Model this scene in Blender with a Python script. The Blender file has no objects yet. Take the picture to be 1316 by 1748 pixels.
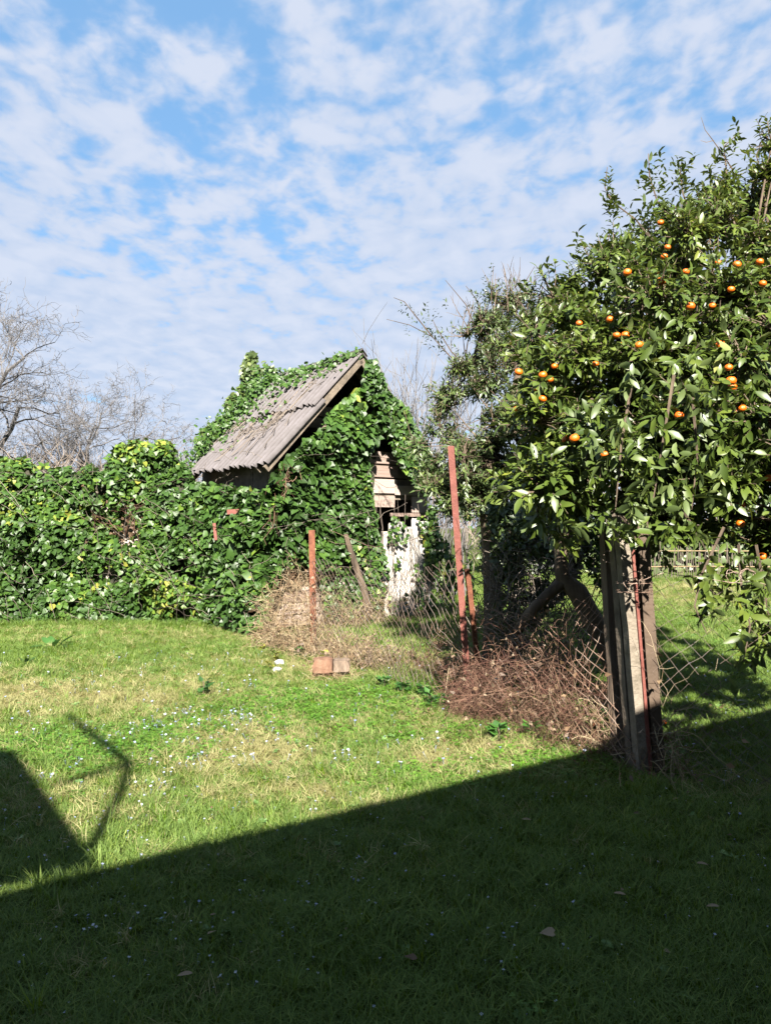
import bpy, math, random
import numpy as np
from mathutils import Vector, Matrix
rng = np.random.default_rng(11)
random.seed(11)
PI = math.pi

# ------------------------------------------------------------------ camera, sky, sun, exposure
scn = bpy.context.scene
C = scn.collection
FPX = 1320.0
CAMZ = 1.5
PITCH = math.atan(26 / FPX)
cam_d = bpy.data.cameras.new('camera')
cam = bpy.data.objects.new('camera', cam_d)
C.objects.link(cam)
cam.location = (0, 0, CAMZ)
cam.rotation_euler = (PI / 2 + PITCH, 0, 0)
cam_d.sensor_fit = 'VERTICAL'
cam_d.sensor_height = 24
cam_d.lens = 24 * FPX / 1748
cam_d.clip_end = 3000
cam_d.clip_start = 0.05
scn.camera = cam

SUN_EL = math.radians(36)
LDIR = np.array([-0.10, 0.995])          # horizontal direction the light travels
LDIR = LDIR / np.linalg.norm(LDIR)
sun_d = bpy.data.lights.new('sun', 'SUN')
sun = bpy.data.objects.new('sun', sun_d)
C.objects.link(sun)
sun_d.energy = 5.0
sun_d.angle = math.radians(0.5)
sun_d.color = (1.0, 0.94, 0.84)
tv = Vector((LDIR[0] * math.cos(SUN_EL), LDIR[1] * math.cos(SUN_EL), -math.sin(SUN_EL)))
sun.rotation_euler = tv.to_track_quat('-Z', 'Y').to_euler()
sun.location = (5, -8, 12)

scn.view_settings.view_transform = 'Standard'
scn.view_settings.look = 'None'
scn.view_settings.gamma = 1
scn.view_settings.use_curve_mapping = False
scn.view_settings.exposure = 2.6

world = bpy.data.worlds.new('World')
scn.world = world
world.use_nodes = True
wn = world.node_tree
wn.nodes.clear()
def W(t, **k):
    n = wn.nodes.new(t)
    for a, b in k.items():
        setattr(n, a, b)
    return n
def wl(a, b):
    wn.links.new(a, b)
def wmath(op, a, b=None, c=None, clamp=False):
    n = W('ShaderNodeMath', operation=op, use_clamp=clamp)
    for i, v in enumerate((a, b, c)):
        if v is None:
            continue
        if isinstance(v, (int, float)):
            n.inputs[i].default_value = v
        else:
            wl(v, n.inputs[i])
    return n.outputs[0]
wout = W('ShaderNodeOutputWorld')
bg = W('ShaderNodeBackground')
bg.inputs['Strength'].default_value = 0.05
sky = W('ShaderNodeTexSky', sky_type='NISHITA', sun_disc=False)
sky.sun_elevation = SUN_EL
sky.sun_rotation = math.atan2(-LDIR[0], -LDIR[1])
sky.air_density = 1.0
sky.dust_density = 0.3
sky.ozone_density = 2.0
tc = W('ShaderNodeTexCoord')
sep = W('ShaderNodeSeparateXYZ')
wl(tc.outputs['Generated'], sep.inputs[0])
zz = wmath('ADD', wmath('MAXIMUM', sep.outputs['Z'], 0.0), 0.10)
cx = wmath('DIVIDE', sep.outputs['X'], zz)
cy = wmath('DIVIDE', sep.outputs['Y'], zz)
comb = W('ShaderNodeCombineXYZ')
wl(cx, comb.inputs[0]); wl(cy, comb.inputs[1])
def noise(vec, scale, detail, rough, off, dist=0.0, sc=(1, 1, 1), rot=0.0):
    mp = W('ShaderNodeMapping')
    mp.inputs['Location'].default_value = off
    mp.inputs['Scale'].default_value = sc
    mp.inputs['Rotation'].default_value = (0, 0, rot)
    wl(vec, mp.inputs[0])
    n = W('ShaderNodeTexNoise')
    n.inputs['Scale'].default_value = scale
    n.inputs['Detail'].default_value = detail
    n.inputs['Roughness'].default_value = rough
    n.inputs['Distortion'].default_value = dist
    wl(mp.outputs[0], n.inputs['Vector'])
    return n.outputs['Fac']
cv = comb.outputs[0]
big = noise(cv, 0.9, 2, 0.5, (3.1, 1.7, 0), 0.2)
cells = noise(cv, 9.0, 3, 0.5, (0.4, 5.2, 0), 0.25, (1.0, 0.75, 1), 0.35)
fine = noise(cv, 24, 4, 0.55, (2.0, 0.3, 0), 0.3, (1, .8, 1), 0.3)
# denser towards the far side of the cloud deck
far = wmath('MULTIPLY', wmath('SUBTRACT', cy, 1.38), 0.36)
far = wmath('MINIMUM', wmath('MAXIMUM', far, -0.04), 0.33)
s = wmath('ADD', wmath('MULTIPLY', big, 1.1), wmath('MULTIPLY', cells, 1.15))
s = wmath('ADD', s, wmath('MULTIPLY', fine, 0.5))
s = wmath('ADD', s, far)
mr = W('ShaderNodeMapRange', interpolation_type='SMOOTHSTEP')
mr.inputs['From Min'].default_value = 1.14
mr.inputs['From Max'].default_value = 1.54
wl(s, mr.inputs['Value'])
mask = wmath('MINIMUM', wmath('ADD', wmath('MULTIPLY', mr.outputs[0], 0.80), 0.14), 1.0)
shade = W('ShaderNodeMapRange')
shade.inputs['From Min'].default_value = 0.35
shade.inputs['From Max'].default_value = 0.65
wl(cells, shade.inputs['Value'])
cc = W('ShaderNodeMix', data_type='RGBA')
CS = 1 / (0.05 * 2 ** 2.6)
cc.inputs['A'].default_value = (0.58 * CS, 0.68 * CS, 0.87 * CS, 1)
cc.inputs['B'].default_value = (0.72 * CS, 0.78 * CS, 0.92 * CS, 1)
wl(shade.outputs[0], cc.inputs['Factor'])
mx = W('ShaderNodeMix', data_type='RGBA')
wl(mask, mx.inputs['Factor'])
hs = W('ShaderNodeHueSaturation')
hs.inputs['Saturation'].default_value = 1.12
hs.inputs['Value'].default_value = 1.25
wl(sky.outputs[0], hs.inputs['Color'])
sm = W('ShaderNodeMix', data_type='RGBA')
sm.inputs['Factor'].default_value = 0.75
wl(hs.outputs[0], sm.inputs['A'])
sm.inputs['B'].default_value = (0.15 * CS, 0.40 * CS, 0.72 * CS, 1)
wl(sm.outputs['Result'], mx.inputs['A'])
wl(cc.outputs['Result'], mx.inputs['B'])
wl(mx.outputs['Result'], bg.inputs['Color'])
wl(bg.outputs[0], wout.inputs[0])

# ------------------------------------------------------------------ helpers
CR = np.array(cam.rotation_euler.to_matrix())
def P(px, py, D):
    """points seen at photo pixel (px,py) at ground distance D (metres along +Y)"""
    px, py, D = np.broadcast_arrays(np.asarray(px, float), np.asarray(py, float), np.asarray(D, float))
    r = np.stack([(px - 658) / FPX, -(py - 874) / FPX, -np.ones_like(px)], -1) @ CR.T
    return r * (D / r[..., 1])[..., None] + np.array([0, 0, CAMZ])
def G(px, py):
    r = np.array([(px - 658) / FPX, -(py - 874) / FPX, -1.0]) @ CR.T
    return np.array([0, 0, CAMZ]) + r * (-CAMZ / r[2])
def proj(p):
    q = (np.asarray(p) - np.array([0, 0, CAMZ])) @ CR
    return 658 - q[..., 0] / q[..., 2] * FPX, 874 + q[..., 1] / q[..., 2] * FPX, -q[..., 2]
def norm(v):
    v = np.asarray(v, float)
    return v / np.maximum(np.linalg.norm(v, axis=-1, keepdims=True), 1e-9)
def _h(i, j, k, seed):
    n = (i * 374761393 + j * 668265263 + k * 2147483647 + seed * 1274126177) & 0xFFFFFFFF
    n = ((n ^ (n >> 13)) * 1274126177) & 0xFFFFFFFF
    return ((n ^ (n >> 16)) & 0xFFFF) / 65535.0
def vn(x, y, z=0.0, seed=0):
    x, y, z = np.broadcast_arrays(np.asarray(x, float), np.asarray(y, float), np.asarray(z, float))
    i, j, k = (np.floor(a).astype(np.int64) for a in (x, y, z))
    f = [a - b for a, b in ((x, i), (y, j), (z, k))]
    f = [a * a * (3 - 2 * a) for a in f]
    r = 0
    for a in (0, 1):
        for b in (0, 1):
            for c in (0, 1):
                w = (f[0] if a else 1 - f[0]) * (f[1] if b else 1 - f[1]) * (f[2] if c else 1 - f[2])
                r = r + w * _h(i + a, j + b, k + c, seed)
    return r
def fbm(x, y, z=0.0, seed=0, o=3):
    r = 0; a = 0.5; t = 0
    for q in range(o):
        r = r + a * vn(np.asarray(x) * 2 ** q, np.asarray(y) * 2 ** q, np.asarray(z) * 2 ** q, seed + q)
        t += a; a *= 0.5
    return r / t
def inpoly(px, py, poly):
    poly = np.asarray(poly, float)
    ins = np.zeros(len(px), bool)
    n = len(poly)
    for i in range(n):
        x1, y1 = poly[i]; x2, y2 = poly[(i + 1) % n]
        c = (y1 > py) != (y2 > py)
        ins ^= c & (px < (x2 - x1) * (py - y1) / (y2 - y1 + 1e-12) + x1)
    return ins
def edgedist(px, py, poly):
    poly = np.asarray(poly, float); d = np.full(len(px), 1e9)
    for i in range(len(poly)):
        a = poly[i]; b = poly[(i + 1) % len(poly)]
        ab = b - a
        t = np.clip(((px - a[0]) * ab[0] + (py - a[1]) * ab[1]) / (ab @ ab), 0, 1)
        d = np.minimum(d, np.hypot(px - a[0] - t * ab[0], py - a[1] - t * ab[1]))
    return d
def sample_poly(poly, n, dens=None):
    poly = np.asarray(poly, float)
    lo, hi = poly.min(0), poly.max(0)
    ox = []; oy = []; tot = 0
    while tot < n:
        x = rng.uniform(lo[0], hi[0], n * 2); y = rng.uniform(lo[1], hi[1], n * 2)
        k = inpoly(x, y, poly)
        if dens is not None:
            k &= rng.random(n * 2) < dens(x, y)
        ox.append(x[k]); oy.append(y[k]); tot += k.sum()
    return np.concatenate(ox)[:n], np.concatenate(oy)[:n]

def mk(name, V, faces, mat, parent=None, tint=None, smooth=False, link=True, mi=None):
    """mesh object from arrays; faces = list of (n,k) index arrays"""
    V = np.asarray(V, np.float32).reshape(-1, 3)
    me = bpy.data.meshes.new(name)
    me.vertices.add(len(V)); me.vertices.foreach_set('co', V.ravel())
    faces = [np.asarray(f, np.int32) for f in faces if len(f)]
    loops = np.concatenate([f.ravel() for f in faces])
    tot = np.concatenate([np.full(len(f), f.shape[1], np.int32) for f in faces])
    start = np.concatenate([[0], np.cumsum(tot)[:-1]]).astype(np.int32)
    me.loops.add(len(loops)); me.loops.foreach_set('vertex_index', loops)
    me.polygons.add(len(tot)); me.polygons.foreach_set('loop_start', start); me.polygons.foreach_set('loop_total', tot)
    me.polygons.foreach_set('use_smooth', np.full(len(tot), bool(smooth)))
    for m in (mat if isinstance(mat, (list, tuple)) else [mat]):
        me.materials.append(m)
    if mi is not None:
        me.polygons.foreach_set('material_index', np.asarray(mi, np.int32))
    if tint is not None:
        a = me.attributes.new('tint', 'FLOAT', 'POINT')
        a.data.foreach_set('value', np.asarray(tint, np.float32))
    me.update(calc_edges=True)
    me.validate()
    o = bpy.data.objects.new(name, me)
    if link:
        C.objects.link(o)
    if parent is not None:
        o.parent = parent
        o.matrix_parent_inverse = parent.matrix_world.inverted()
    return o
def empty(name, loc, label=None, cat=None, group=None, rz=0):
    o = bpy.data.objects.new(name, None)
    C.objects.link(o)
    o.location = [float(a) for a in loc]; o.rotation_euler = (0, 0, rz)
    o.empty_display_size = 0.2
    bpy.context.view_layer.update()
    if label: o['label'] = label
    if cat: o['category'] = cat
    if group: o['group'] = group
    o.matrix_world = Matrix.Translation(o.location) @ Matrix.Rotation(rz, 4, 'Z')
    return o
def tag(o, label=None, cat=None, group=None, kind=None):
    if label: o['label'] = label
    if cat: o['category'] = cat
    if group: o['group'] = group
    if kind: o['kind'] = kind
    return o

class MB:
    """collects geometry for ONE mesh"""
    def __init__(s):
        s.V = []; s.F = {}; s.n = 0; s.T = []
    def add(s, V, faces, tint=0.5):
        V = np.asarray(V, float).reshape(-1, 3)
        for f in faces:
            f = np.asarray(f)
            s.F.setdefault(f.shape[1], []).append(f + s.n)
        s.V.append(V); s.n += len(V)
        s.T.append(np.full(len(V), tint) if np.isscalar(tint) else np.asarray(tint))
    def tubes(s, pts, rad, sides=4, tint=0.5, cap=False):
        """pts (N,K,3), rad (N,K)"""
        pts = np.asarray(pts, float)
        if pts.ndim == 2: pts = pts[None]
        N, K, _ = pts.shape
        rad = np.broadcast_to(np.asarray(rad, float), (N, K))
        tan = np.gradient(pts, axis=1); tan = norm(tan)
        ref = np.where(np.abs(norm(pts[:, -1] - pts[:, 0])[:, 2:3]) > 0.8, np.array([[1.0, 0.13, 0]]), np.array([[0, 0.1, 1.0]]))[:, None, :]
        u = norm(np.cross(tan, np.broadcast_to(ref, tan.shape))); v = np.cross(tan, u)
        a = np.arange(sides) * 2 * PI / sides
        ring = pts[:, :, None, :] + rad[:, :, None, None] * (u[:, :, None, :] * np.cos(a)[None, None, :, None] + v[:, :, None, :] * np.sin(a)[None, None, :, None])
        idx = np.arange(N * K * sides).reshape(N, K, sides)
        q = np.stack([idx[:, :-1, :], np.roll(idx, -1, 2)[:, :-1, :], np.roll(idx, -1, 2)[:, 1:, :], idx[:, 1:, :]], -1).reshape(-1, 4)
        fs = [q]
        if cap:
            fs.append(idx[:, -1, :]); fs.append(idx[:, 0, ::-1])
        tt = tint if np.isscalar(tint) else np.repeat(np.asarray(tint), K * sides)
        s.add(ring.reshape(-1, 3), fs, tt)
    def box(s, M, size, tint=0.5, jit=0.0):
        """M 4x4 (centre) size (x,y,z)"""
        c = np.array([[x, y, z] for x in (-.5, .5) for y in (-.5, .5) for z in (-.5, .5)]) * np.array(size)
        if jit: c = c + rng.uniform(-jit, jit, c.shape)
        M = np.asarray(M)
        c = c @ M[:3, :3].T + M[:3, 3]
        s.add(c, [[[0, 1, 3, 2], [4, 6, 7, 5], [0, 4, 5, 1], [2, 3, 7, 6], [0, 2, 6, 4], [1, 5, 7, 3]]], tint)
    def build(s, name, mat, parent=None, smooth=False):
        if not s.n: return None
        return mk(name, np.concatenate(s.V), [np.concatenate(f) for f in s.F.values()], mat, parent, np.concatenate(s.T), smooth)
def frame(o, x, y, z):
    M = np.eye(4); M[:3, 0] = x; M[:3, 1] = y; M[:3, 2] = z; M[:3, 3] = o
    return M

# ------------------------------------------------------------------ materials
def newmat(name):
    m = bpy.data.materials.new(name); m.use_nodes = True
    nt = m.node_tree
    for n in list(nt.nodes):
        nt.nodes.remove(n)
    out = nt.nodes.new('ShaderNodeOutputMaterial')
    return m, nt, out
def ramp(nt, fac, cols):
    r = nt.nodes.new('ShaderNodeValToRGB')
    while len(r.color_ramp.elements) < len(cols):
        r.color_ramp.elements.new(0.5)
    for e, (p, c) in zip(r.color_ramp.elements, cols):
        e.position = p; e.color = (*c, 1)
    nt.links.new(fac, r.inputs[0])
    return r.outputs[0]
def leafmat(name, cols, rough=0.4, trans=0.3, back=1.5, inst=False, spec=0.5, vein=None):
    m, nt, out = newmat(name)
    if inst:
        a = nt.nodes.new('ShaderNodeObjectInfo'); f = a.outputs['Random']
        at = nt.nodes.new('ShaderNodeAttribute'); at.attribute_name = 'tint'
        mm = nt.nodes.new('ShaderNodeMath'); mm.operation = 'MULTIPLY_ADD'
        nt.links.new(at.outputs['Fac'], mm.inputs[0]); mm.inputs[1].default_value = 0.6
        m2 = nt.nodes.new('ShaderNodeMath'); m2.operation = 'MULTIPLY'; m2.inputs[1].default_value = 0.4
        nt.links.new(f, m2.inputs[0]); nt.links.new(m2.outputs[0], mm.inputs[2]); f = mm.outputs[0]
    else:
        a = nt.nodes.new('ShaderNodeAttribute'); a.attribute_name = 'tint'; f = a.outputs['Fac']
    col = ramp(nt, f, cols)
    g = nt.nodes.new('ShaderNodeNewGeometry')
    hb = nt.nodes.new('ShaderNodeHueSaturation'); hb.inputs['Saturation'].default_value = 0.8; hb.inputs['Value'].default_value = back
    nt.links.new(col, hb.inputs['Color'])
    mx = nt.nodes.new('ShaderNodeMix'); mx.data_type = 'RGBA'
    nt.links.new(g.outputs['Backfacing'], mx.inputs['Factor']); nt.links.new(col, mx.inputs['A']); nt.links.new(hb.outputs[0], mx.inputs['B'])
    p = nt.nodes.new('ShaderNodeBsdfPrincipled')
    nt.links.new(mx.outputs['Result'], p.inputs['Base Color'])
    p.inputs['Roughness'].default_value = rough
    p.inputs['Specular IOR Level'].default_value = spec
    t = nt.nodes.new('ShaderNodeBsdfTranslucent')
    h2 = nt.nodes.new('ShaderNodeHueSaturation'); h2.inputs['Hue'].default_value = 0.485; h2.inputs['Value'].default_value = 1.6
    nt.links.new(col, h2.inputs['Color']); nt.links.new(h2.outputs[0], t.inputs['Color'])
    ms = nt.nodes.new('ShaderNodeMixShader'); ms.inputs[0].default_value = trans
    nt.links.new(p.outputs[0], ms.inputs[1]); nt.links.new(t.outputs[0], ms.inputs[2]); nt.links.new(ms.outputs[0], out.inputs[0])
    return m
def surf(name, cols, scale=6, detail=6, rough=0.85, bump=0.3, bscale=30, stretch=(1, 1, 1), spec=0.3, tintmix=0.0, metal=0.0):
    """noise-coloured rough material; object coordinates"""
    m, nt, out = newmat(name)
    tcn = nt.nodes.new('ShaderNodeTexCoord')
    mp = nt.nodes.new('ShaderNodeMapping'); mp.inputs['Scale'].default_value = stretch
    nt.links.new(tcn.outputs['Object'], mp.inputs[0])
    n = nt.nodes.new('ShaderNodeTexNoise'); n.inputs['Scale'].default_value = scale; n.inputs['Detail'].default_value = detail; n.inputs['Roughness'].default_value = 0.65
    nt.links.new(mp.outputs[0], n.inputs['Vector'])
    f = n.outputs['Fac']
    if tintmix:
        a = nt.nodes.new('ShaderNodeAttribute'); a.attribute_name = 'tint'
        q = nt.nodes.new('ShaderNodeMath'); q.operation = 'MULTIPLY_ADD'
        nt.links.new(a.outputs['Fac'], q.inputs[0]); q.inputs[1].default_value = tintmix
        q2 = nt.nodes.new('ShaderNodeMath'); q2.operation = 'MULTIPLY'; q2.inputs[1].default_value = 1 - tintmix
        nt.links.new(f, q2.inputs[0]); nt.links.new(q2.outputs[0], q.inputs[2]); f = q.outputs[0]
    col = ramp(nt, f, cols)
    p = nt.nodes.new('ShaderNodeBsdfPrincipled'); p.inputs['Roughness'].default_value = rough
    p.inputs['Specular IOR Level'].default_value = spec; p.inputs['Metallic'].default_value = metal
    nt.links.new(col, p.inputs['Base Color'])
    if bump:
        n2 = nt.nodes.new('ShaderNodeTexNoise'); n2.inputs['Scale'].default_value = bscale; n2.inputs['Detail'].default_value = 5
        nt.links.new(mp.outputs[0], n2.inputs['Vector'])
        b = nt.nodes.new('ShaderNodeBump'); b.inputs['Strength'].default_value = bump; b.inputs['Distance'].default_value = 0.02
        nt.links.new(n2.outputs['Fac'], b.inputs['Height']); nt.links.new(b.outputs[0], p.inputs['Normal'])
    nt.links.new(p.outputs[0], out.inputs[0])
    return m

M = {}
M['ivy'] = leafmat('ivy_leaf', [(0.0, (0.0143, 0.0315, 0.0063)), (0.45, (0.0252, 0.0568, 0.0095)), (0.8, (0.0473, 0.0906, 0.0139)), (0.93, (0.0946, 0.1419, 0.0190)), (1.0, (0.1734, 0.1734, 0.0317))], 0.46, 0.2, 1.25, spec=0.3)
M['citrus'] = leafmat('citrus_leaf', [(0.0, (0.0170, 0.0313, 0.0057)), (0.5, (0.0427, 0.0667, 0.0097)), (0.85, (0.0768, 0.1020, 0.0149)), (1.0, (0.1536, 0.1568, 0.0229))], 0.42, 0.22, 1.4, spec=0.35)
M['citrus_far'] = leafmat('grey_citrus_leaf', [(0.0, (0.0206, 0.0348, 0.0105)), (0.5, (0.0421, 0.0656, 0.0167)), (1.0, (0.0935, 0.1207, 0.0278))], 0.45, 0.2, 1.4)
M['weed'] = leafmat('weed_leaf', [(0.0, (0.0176, 0.0528, 0.0106)), (0.6, (0.0396, 0.1056, 0.0176)), (1.0, (0.0880, 0.1760, 0.0308))], 0.45, 0.3, 1.2)
M['yellow'] = leafmat('yellow_leaf', [(0.0, (0.0845, 0.1258, 0.0185)), (1.0, (0.2534, 0.2226, 0.0370))], 0.45, 0.35, 1.1)
M['dryleaf'] = leafmat('dry_leaf', [(0.0, (0.0431, 0.0220, 0.0098)), (0.6, (0.0986, 0.0581, 0.0273)), (1.0, (0.1663, 0.1220, 0.0709))], 0.7, 0.2, 1.1)
M['grass'] = leafmat('grass_blade', [(0.0, (0.0332, 0.0704, 0.0030)), (0.5, (0.0703, 0.1276, 0.0057)), (0.85, (0.1221, 0.1760, 0.0097)), (1.0, (0.1997, 0.2200, 0.0208))], 0.55, 0.3, 1.1, inst=True, spec=0.12)
M['dry'] = leafmat('dry_blade', [(0.0, (0.0924, 0.0994, 0.0208)), (0.5, (0.1705, 0.1581, 0.0462)), (1.0, (0.2701, 0.2428, 0.0924))], 0.65, 0.25, 1.1, inst=True, spec=0.1)
M['clover'] = leafmat('clover_leaf', [(0.0, (0.0317, 0.0878, 0.0053)), (0.6, (0.0634, 0.1525, 0.0106)), (1.0, (0.1109, 0.2033, 0.0185))], 0.55, 0.3, 1.1, inst=True)
M['petal'] = leafmat('petal', [(0.0, (0.1441, 0.1730, 0.3575)), (0.35, (0.2422, 0.2768, 0.3920)), (1.0, (0.3748, 0.3920, 0.4151))], 0.6, 0.3, 1.0, inst=True)
M['bark'] = surf('bark', [(0.3, (0.0282, 0.0197, 0.0141)), (0.55, (0.0669, 0.0479, 0.0324)), (0.75, (0.1197, 0.0915, 0.0634))], 9, 8, 0.9, 0.7, 25, (1, 1, 0.25))
M['barkgrey'] = surf('grey_bark', [(0.3, (0.0415, 0.0389, 0.0389)), (0.7, (0.0934, 0.0882, 0.0882))], 9, 6, 0.9, 0.0, 20)
M['twig'] = surf('twig', [(0.2, (0.0461, 0.0358, 0.0289)), (0.8, (0.1268, 0.1038, 0.0836))], 6, 3, 0.9, 0, 20, tintmix=0.6)
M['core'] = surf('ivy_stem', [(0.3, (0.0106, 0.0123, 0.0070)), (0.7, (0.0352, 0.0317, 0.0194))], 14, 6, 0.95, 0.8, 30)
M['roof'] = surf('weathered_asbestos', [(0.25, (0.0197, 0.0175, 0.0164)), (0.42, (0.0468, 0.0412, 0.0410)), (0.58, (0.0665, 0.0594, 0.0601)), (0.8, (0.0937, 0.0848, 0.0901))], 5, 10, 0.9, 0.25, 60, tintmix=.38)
M['plank'] = surf('silvered_plank', [(0.25, (0.1204, 0.0972, 0.0765)), (0.5, (0.2333, 0.2063, 0.1809)), (0.75, (0.3160, 0.2959, 0.2735))], 5, 8, 0.85, 0.3, 22, (5, 5, 0.3), tintmix=0.45)
M['plankh'] = surf('pinkish_plank', [(0.25, (0.1038, 0.0704, 0.0540)), (0.5, (0.1868, 0.1407, 0.1190)), (0.8, (0.2629, 0.2251, 0.2018))], 4, 8, 0.85, 0.3, 22, (0.8, 0.8, 14), tintmix=0.45)
M['darkwood'] = surf('dark_wood', [(0.3, (0.0440, 0.0352, 0.0264)), (0.7, (0.1320, 0.1056, 0.0792))], 6, 6, 0.9, 0.4, 30)
M['postwood'] = surf('post_wood', [(0.3, (0.0519, 0.0375, 0.0260)), (0.55, (0.1038, 0.0750, 0.0547)), (0.8, (0.1500, 0.1153, 0.0865))], 8, 8, 0.85, 0.6, 30, (3, 3, 0.3))
M['concrete'] = surf('old_concrete', [(0.3, (0.0649, 0.0539, 0.0384)), (0.5, (0.1170, 0.0981, 0.0752)), (0.75, (0.1559, 0.1308, 0.1023))], 12, 8, 0.9, 0.5, 50)
M['rust'] = surf('rust', [(0.25, (0.0404, 0.0127, 0.0070)), (0.5, (0.0980, 0.0334, 0.0173)), (0.8, (0.1500, 0.0634, 0.0317))], 16, 8, 0.85, 0.3, 60)
M['rustpink'] = surf('red_primer_rust', [(0.25, (0.0617, 0.0160, 0.0111)), (0.5, (0.1015, 0.0304, 0.0221)), (0.8, (0.1280, 0.0495, 0.0367))], 10, 8, 0.7, 0.2, 60)
M['brownsteel'] = surf('brown_steel', [(0.25, (0.0312, 0.0201, 0.0125)), (0.55, (0.0519, 0.0346, 0.0224)), (0.8, (0.0692, 0.0484, 0.0346))], 7, 8, 0.7, 0.2, 50)
M['wire'] = surf('rusty_wire', [(0.3, (0.0739, 0.0385, 0.0252)), (0.5, (0.1478, 0.0924, 0.0665)), (0.7, (0.2218, 0.1774, 0.1478))], 3, 5, 0.7, 0, 50, metal=0.1)
M['wiredark'] = surf('dark_wire', [(0.3, (0.0396, 0.0264, 0.0194)), (0.5, (0.0748, 0.0528, 0.0422)), (0.7, (0.1144, 0.0968, 0.0880))], 3, 5, 0.7, 0, 50)
M['bramble'] = surf('bramble_stem', [(0.1, (0.0303, 0.0106, 0.0073)), (0.5, (0.0758, 0.0337, 0.0210)), (0.9, (0.1415, 0.0915, 0.0596))], 3, 3, 0.8, 0, 20, tintmix=0.8)
M['straw'] = surf('straw_stem', [(0.1, (0.0665, 0.0333, 0.0185)), (0.45, (0.1478, 0.1035, 0.0554)), (0.9, (0.2513, 0.2070, 0.1331))], 3, 3, 0.85, 0, 20, tintmix=0.8)
M['orange'] = surf('mandarin_skin', [(0.3, (0.3775, 0.0671, 0.0016)), (0.7, (0.4682, 0.0992, 0.0025))], 6, 3, 0.4, 0.25, 250, spec=0.5)
M['brick'] = surf('stump_end', [(0.3, (0.0519, 0.0260, 0.0161)), (0.5, (0.0980, 0.0519, 0.0317)), (0.8, (0.1557, 0.1096, 0.0750))], 7, 8, 0.9, 0.6, 40)
M['plaster'] = surf('plaster', [(0.3, (0.1922, 0.1647, 0.1304)), (0.7, (0.2746, 0.2471, 0.2128))], 3, 8, 0.9, 0.4, 30)
M['white'] = surf('white_stuff', [(0.3, (0.2196, 0.2196, 0.2059)), (0.7, (0.3295, 0.3295, 0.3157))], 5, 4, 0.8, 0.2, 30)
M['rooftile'] = surf('roof_metal', [(0.3, (0.1584, 0.0880, 0.0704)), (0.7, (0.2640, 0.1584, 0.1232))], 5, 4, 0.7, 0.2, 30)

# ------------------------------------------------------------------ lawn patches (where the thing itself is dry, lush ...)
def gp(px, py, rx, ry, amp=1.0):
    """a patch centred at photo pixel, radii in metres (x, y)"""
    g = G(px, py)
    return (g[0], g[1], rx, ry, amp)
DRYP = [gp(60, 1190, 2.0, .8), gp(430, 1262, .5, .7, 1.3), gp(430, 1300, .5, .35, .9), gp(800, 1290, .5, .45, 1.1), gp(860, 1275, .4, .35, 1.0), gp(640, 1130, 1.6, .7, .8), gp(520, 1350, .6, .35, .6), gp(230, 1160, 1.8, .5, .5),
        gp(90, 1370, .25, .3, .5), gp(200, 1380, .3, .4, .7), gp(130, 1260, .9, .3, .3), gp(270, 1085, 2.2, .8, .45), gp(690, 1230, .5, .6, .55), gp(1200, 1010, 4, 3, .6), gp(400, 1480, .5, .2, .3)]
CLOV = [gp(520, 1205, .75, .7, 1.3), gp(610, 1200, .4, .3, .8), gp(860, 1250, .75, .3, 1.0), gp(170, 1270, .7, .45, .9), gp(320, 1240, .5, .4, .7), gp(760, 1195, .5, .3, .8), gp(700, 1330, .4, .2, .6), gp(240, 1080, .6, .3, .3), gp(920, 1300, .5, .3, .8), gp(700, 1180, .5, .25, .9)]
FLOW = [gp(330, 1245, .55, .45, 1.2), gp(270, 1300, .5, .3, 1.5), gp(180, 1335, .35, .12, 2.0), gp(110, 1245, .5, .2, .6), gp(300, 1380, .6, .3, .3), gp(590, 1290, .35, .3, .35), gp(100, 1420, .8, .4, .5), gp(620, 1520, .5, .4, .5), gp(560, 1480, .5, .3, .4), gp(250, 1600, 1.0, .4, .5), gp(700, 1600, 1.2, .4, .28)]
def field(ps, x, y):
    r = np.zeros(np.shape(x))
    for (a, b, rx, ry, amp) in ps:
        r = np.maximum(r, amp * np.exp(-(((x - a) / rx) ** 2 + ((y - b) / ry) ** 2)))
    return r
def dryf(x, y):
    return np.interp(y, [3.2, 4.6], [.35, 1]) * np.clip(1.25 * field(DRYP, x, y) * (0.3 + 1.1 * fbm(x * 3, y * 3, 0, 5)) + 0.9 * np.clip(fbm(x * .9, y * .9, 0, 8) - 0.52, 0, 1) + .07, 0, 1)
def lushf(x, y):
    return np.clip(field(CLOV, x, y) * (0.4 + 1.1 * fbm(x * 3, y * 3, 0, 15)) + 0.7 * np.clip(fbm(x * 1.1, y * 1.1, 0, 18) - 0.6, 0, 1), 0, 1)
def height(x, y):
    return 0.05 * (fbm(x * .5, y * .5, 0, 31) - .5) + 0.025 * (fbm(x * 2.5, y * 2.5, 0, 33) - .5)

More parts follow.
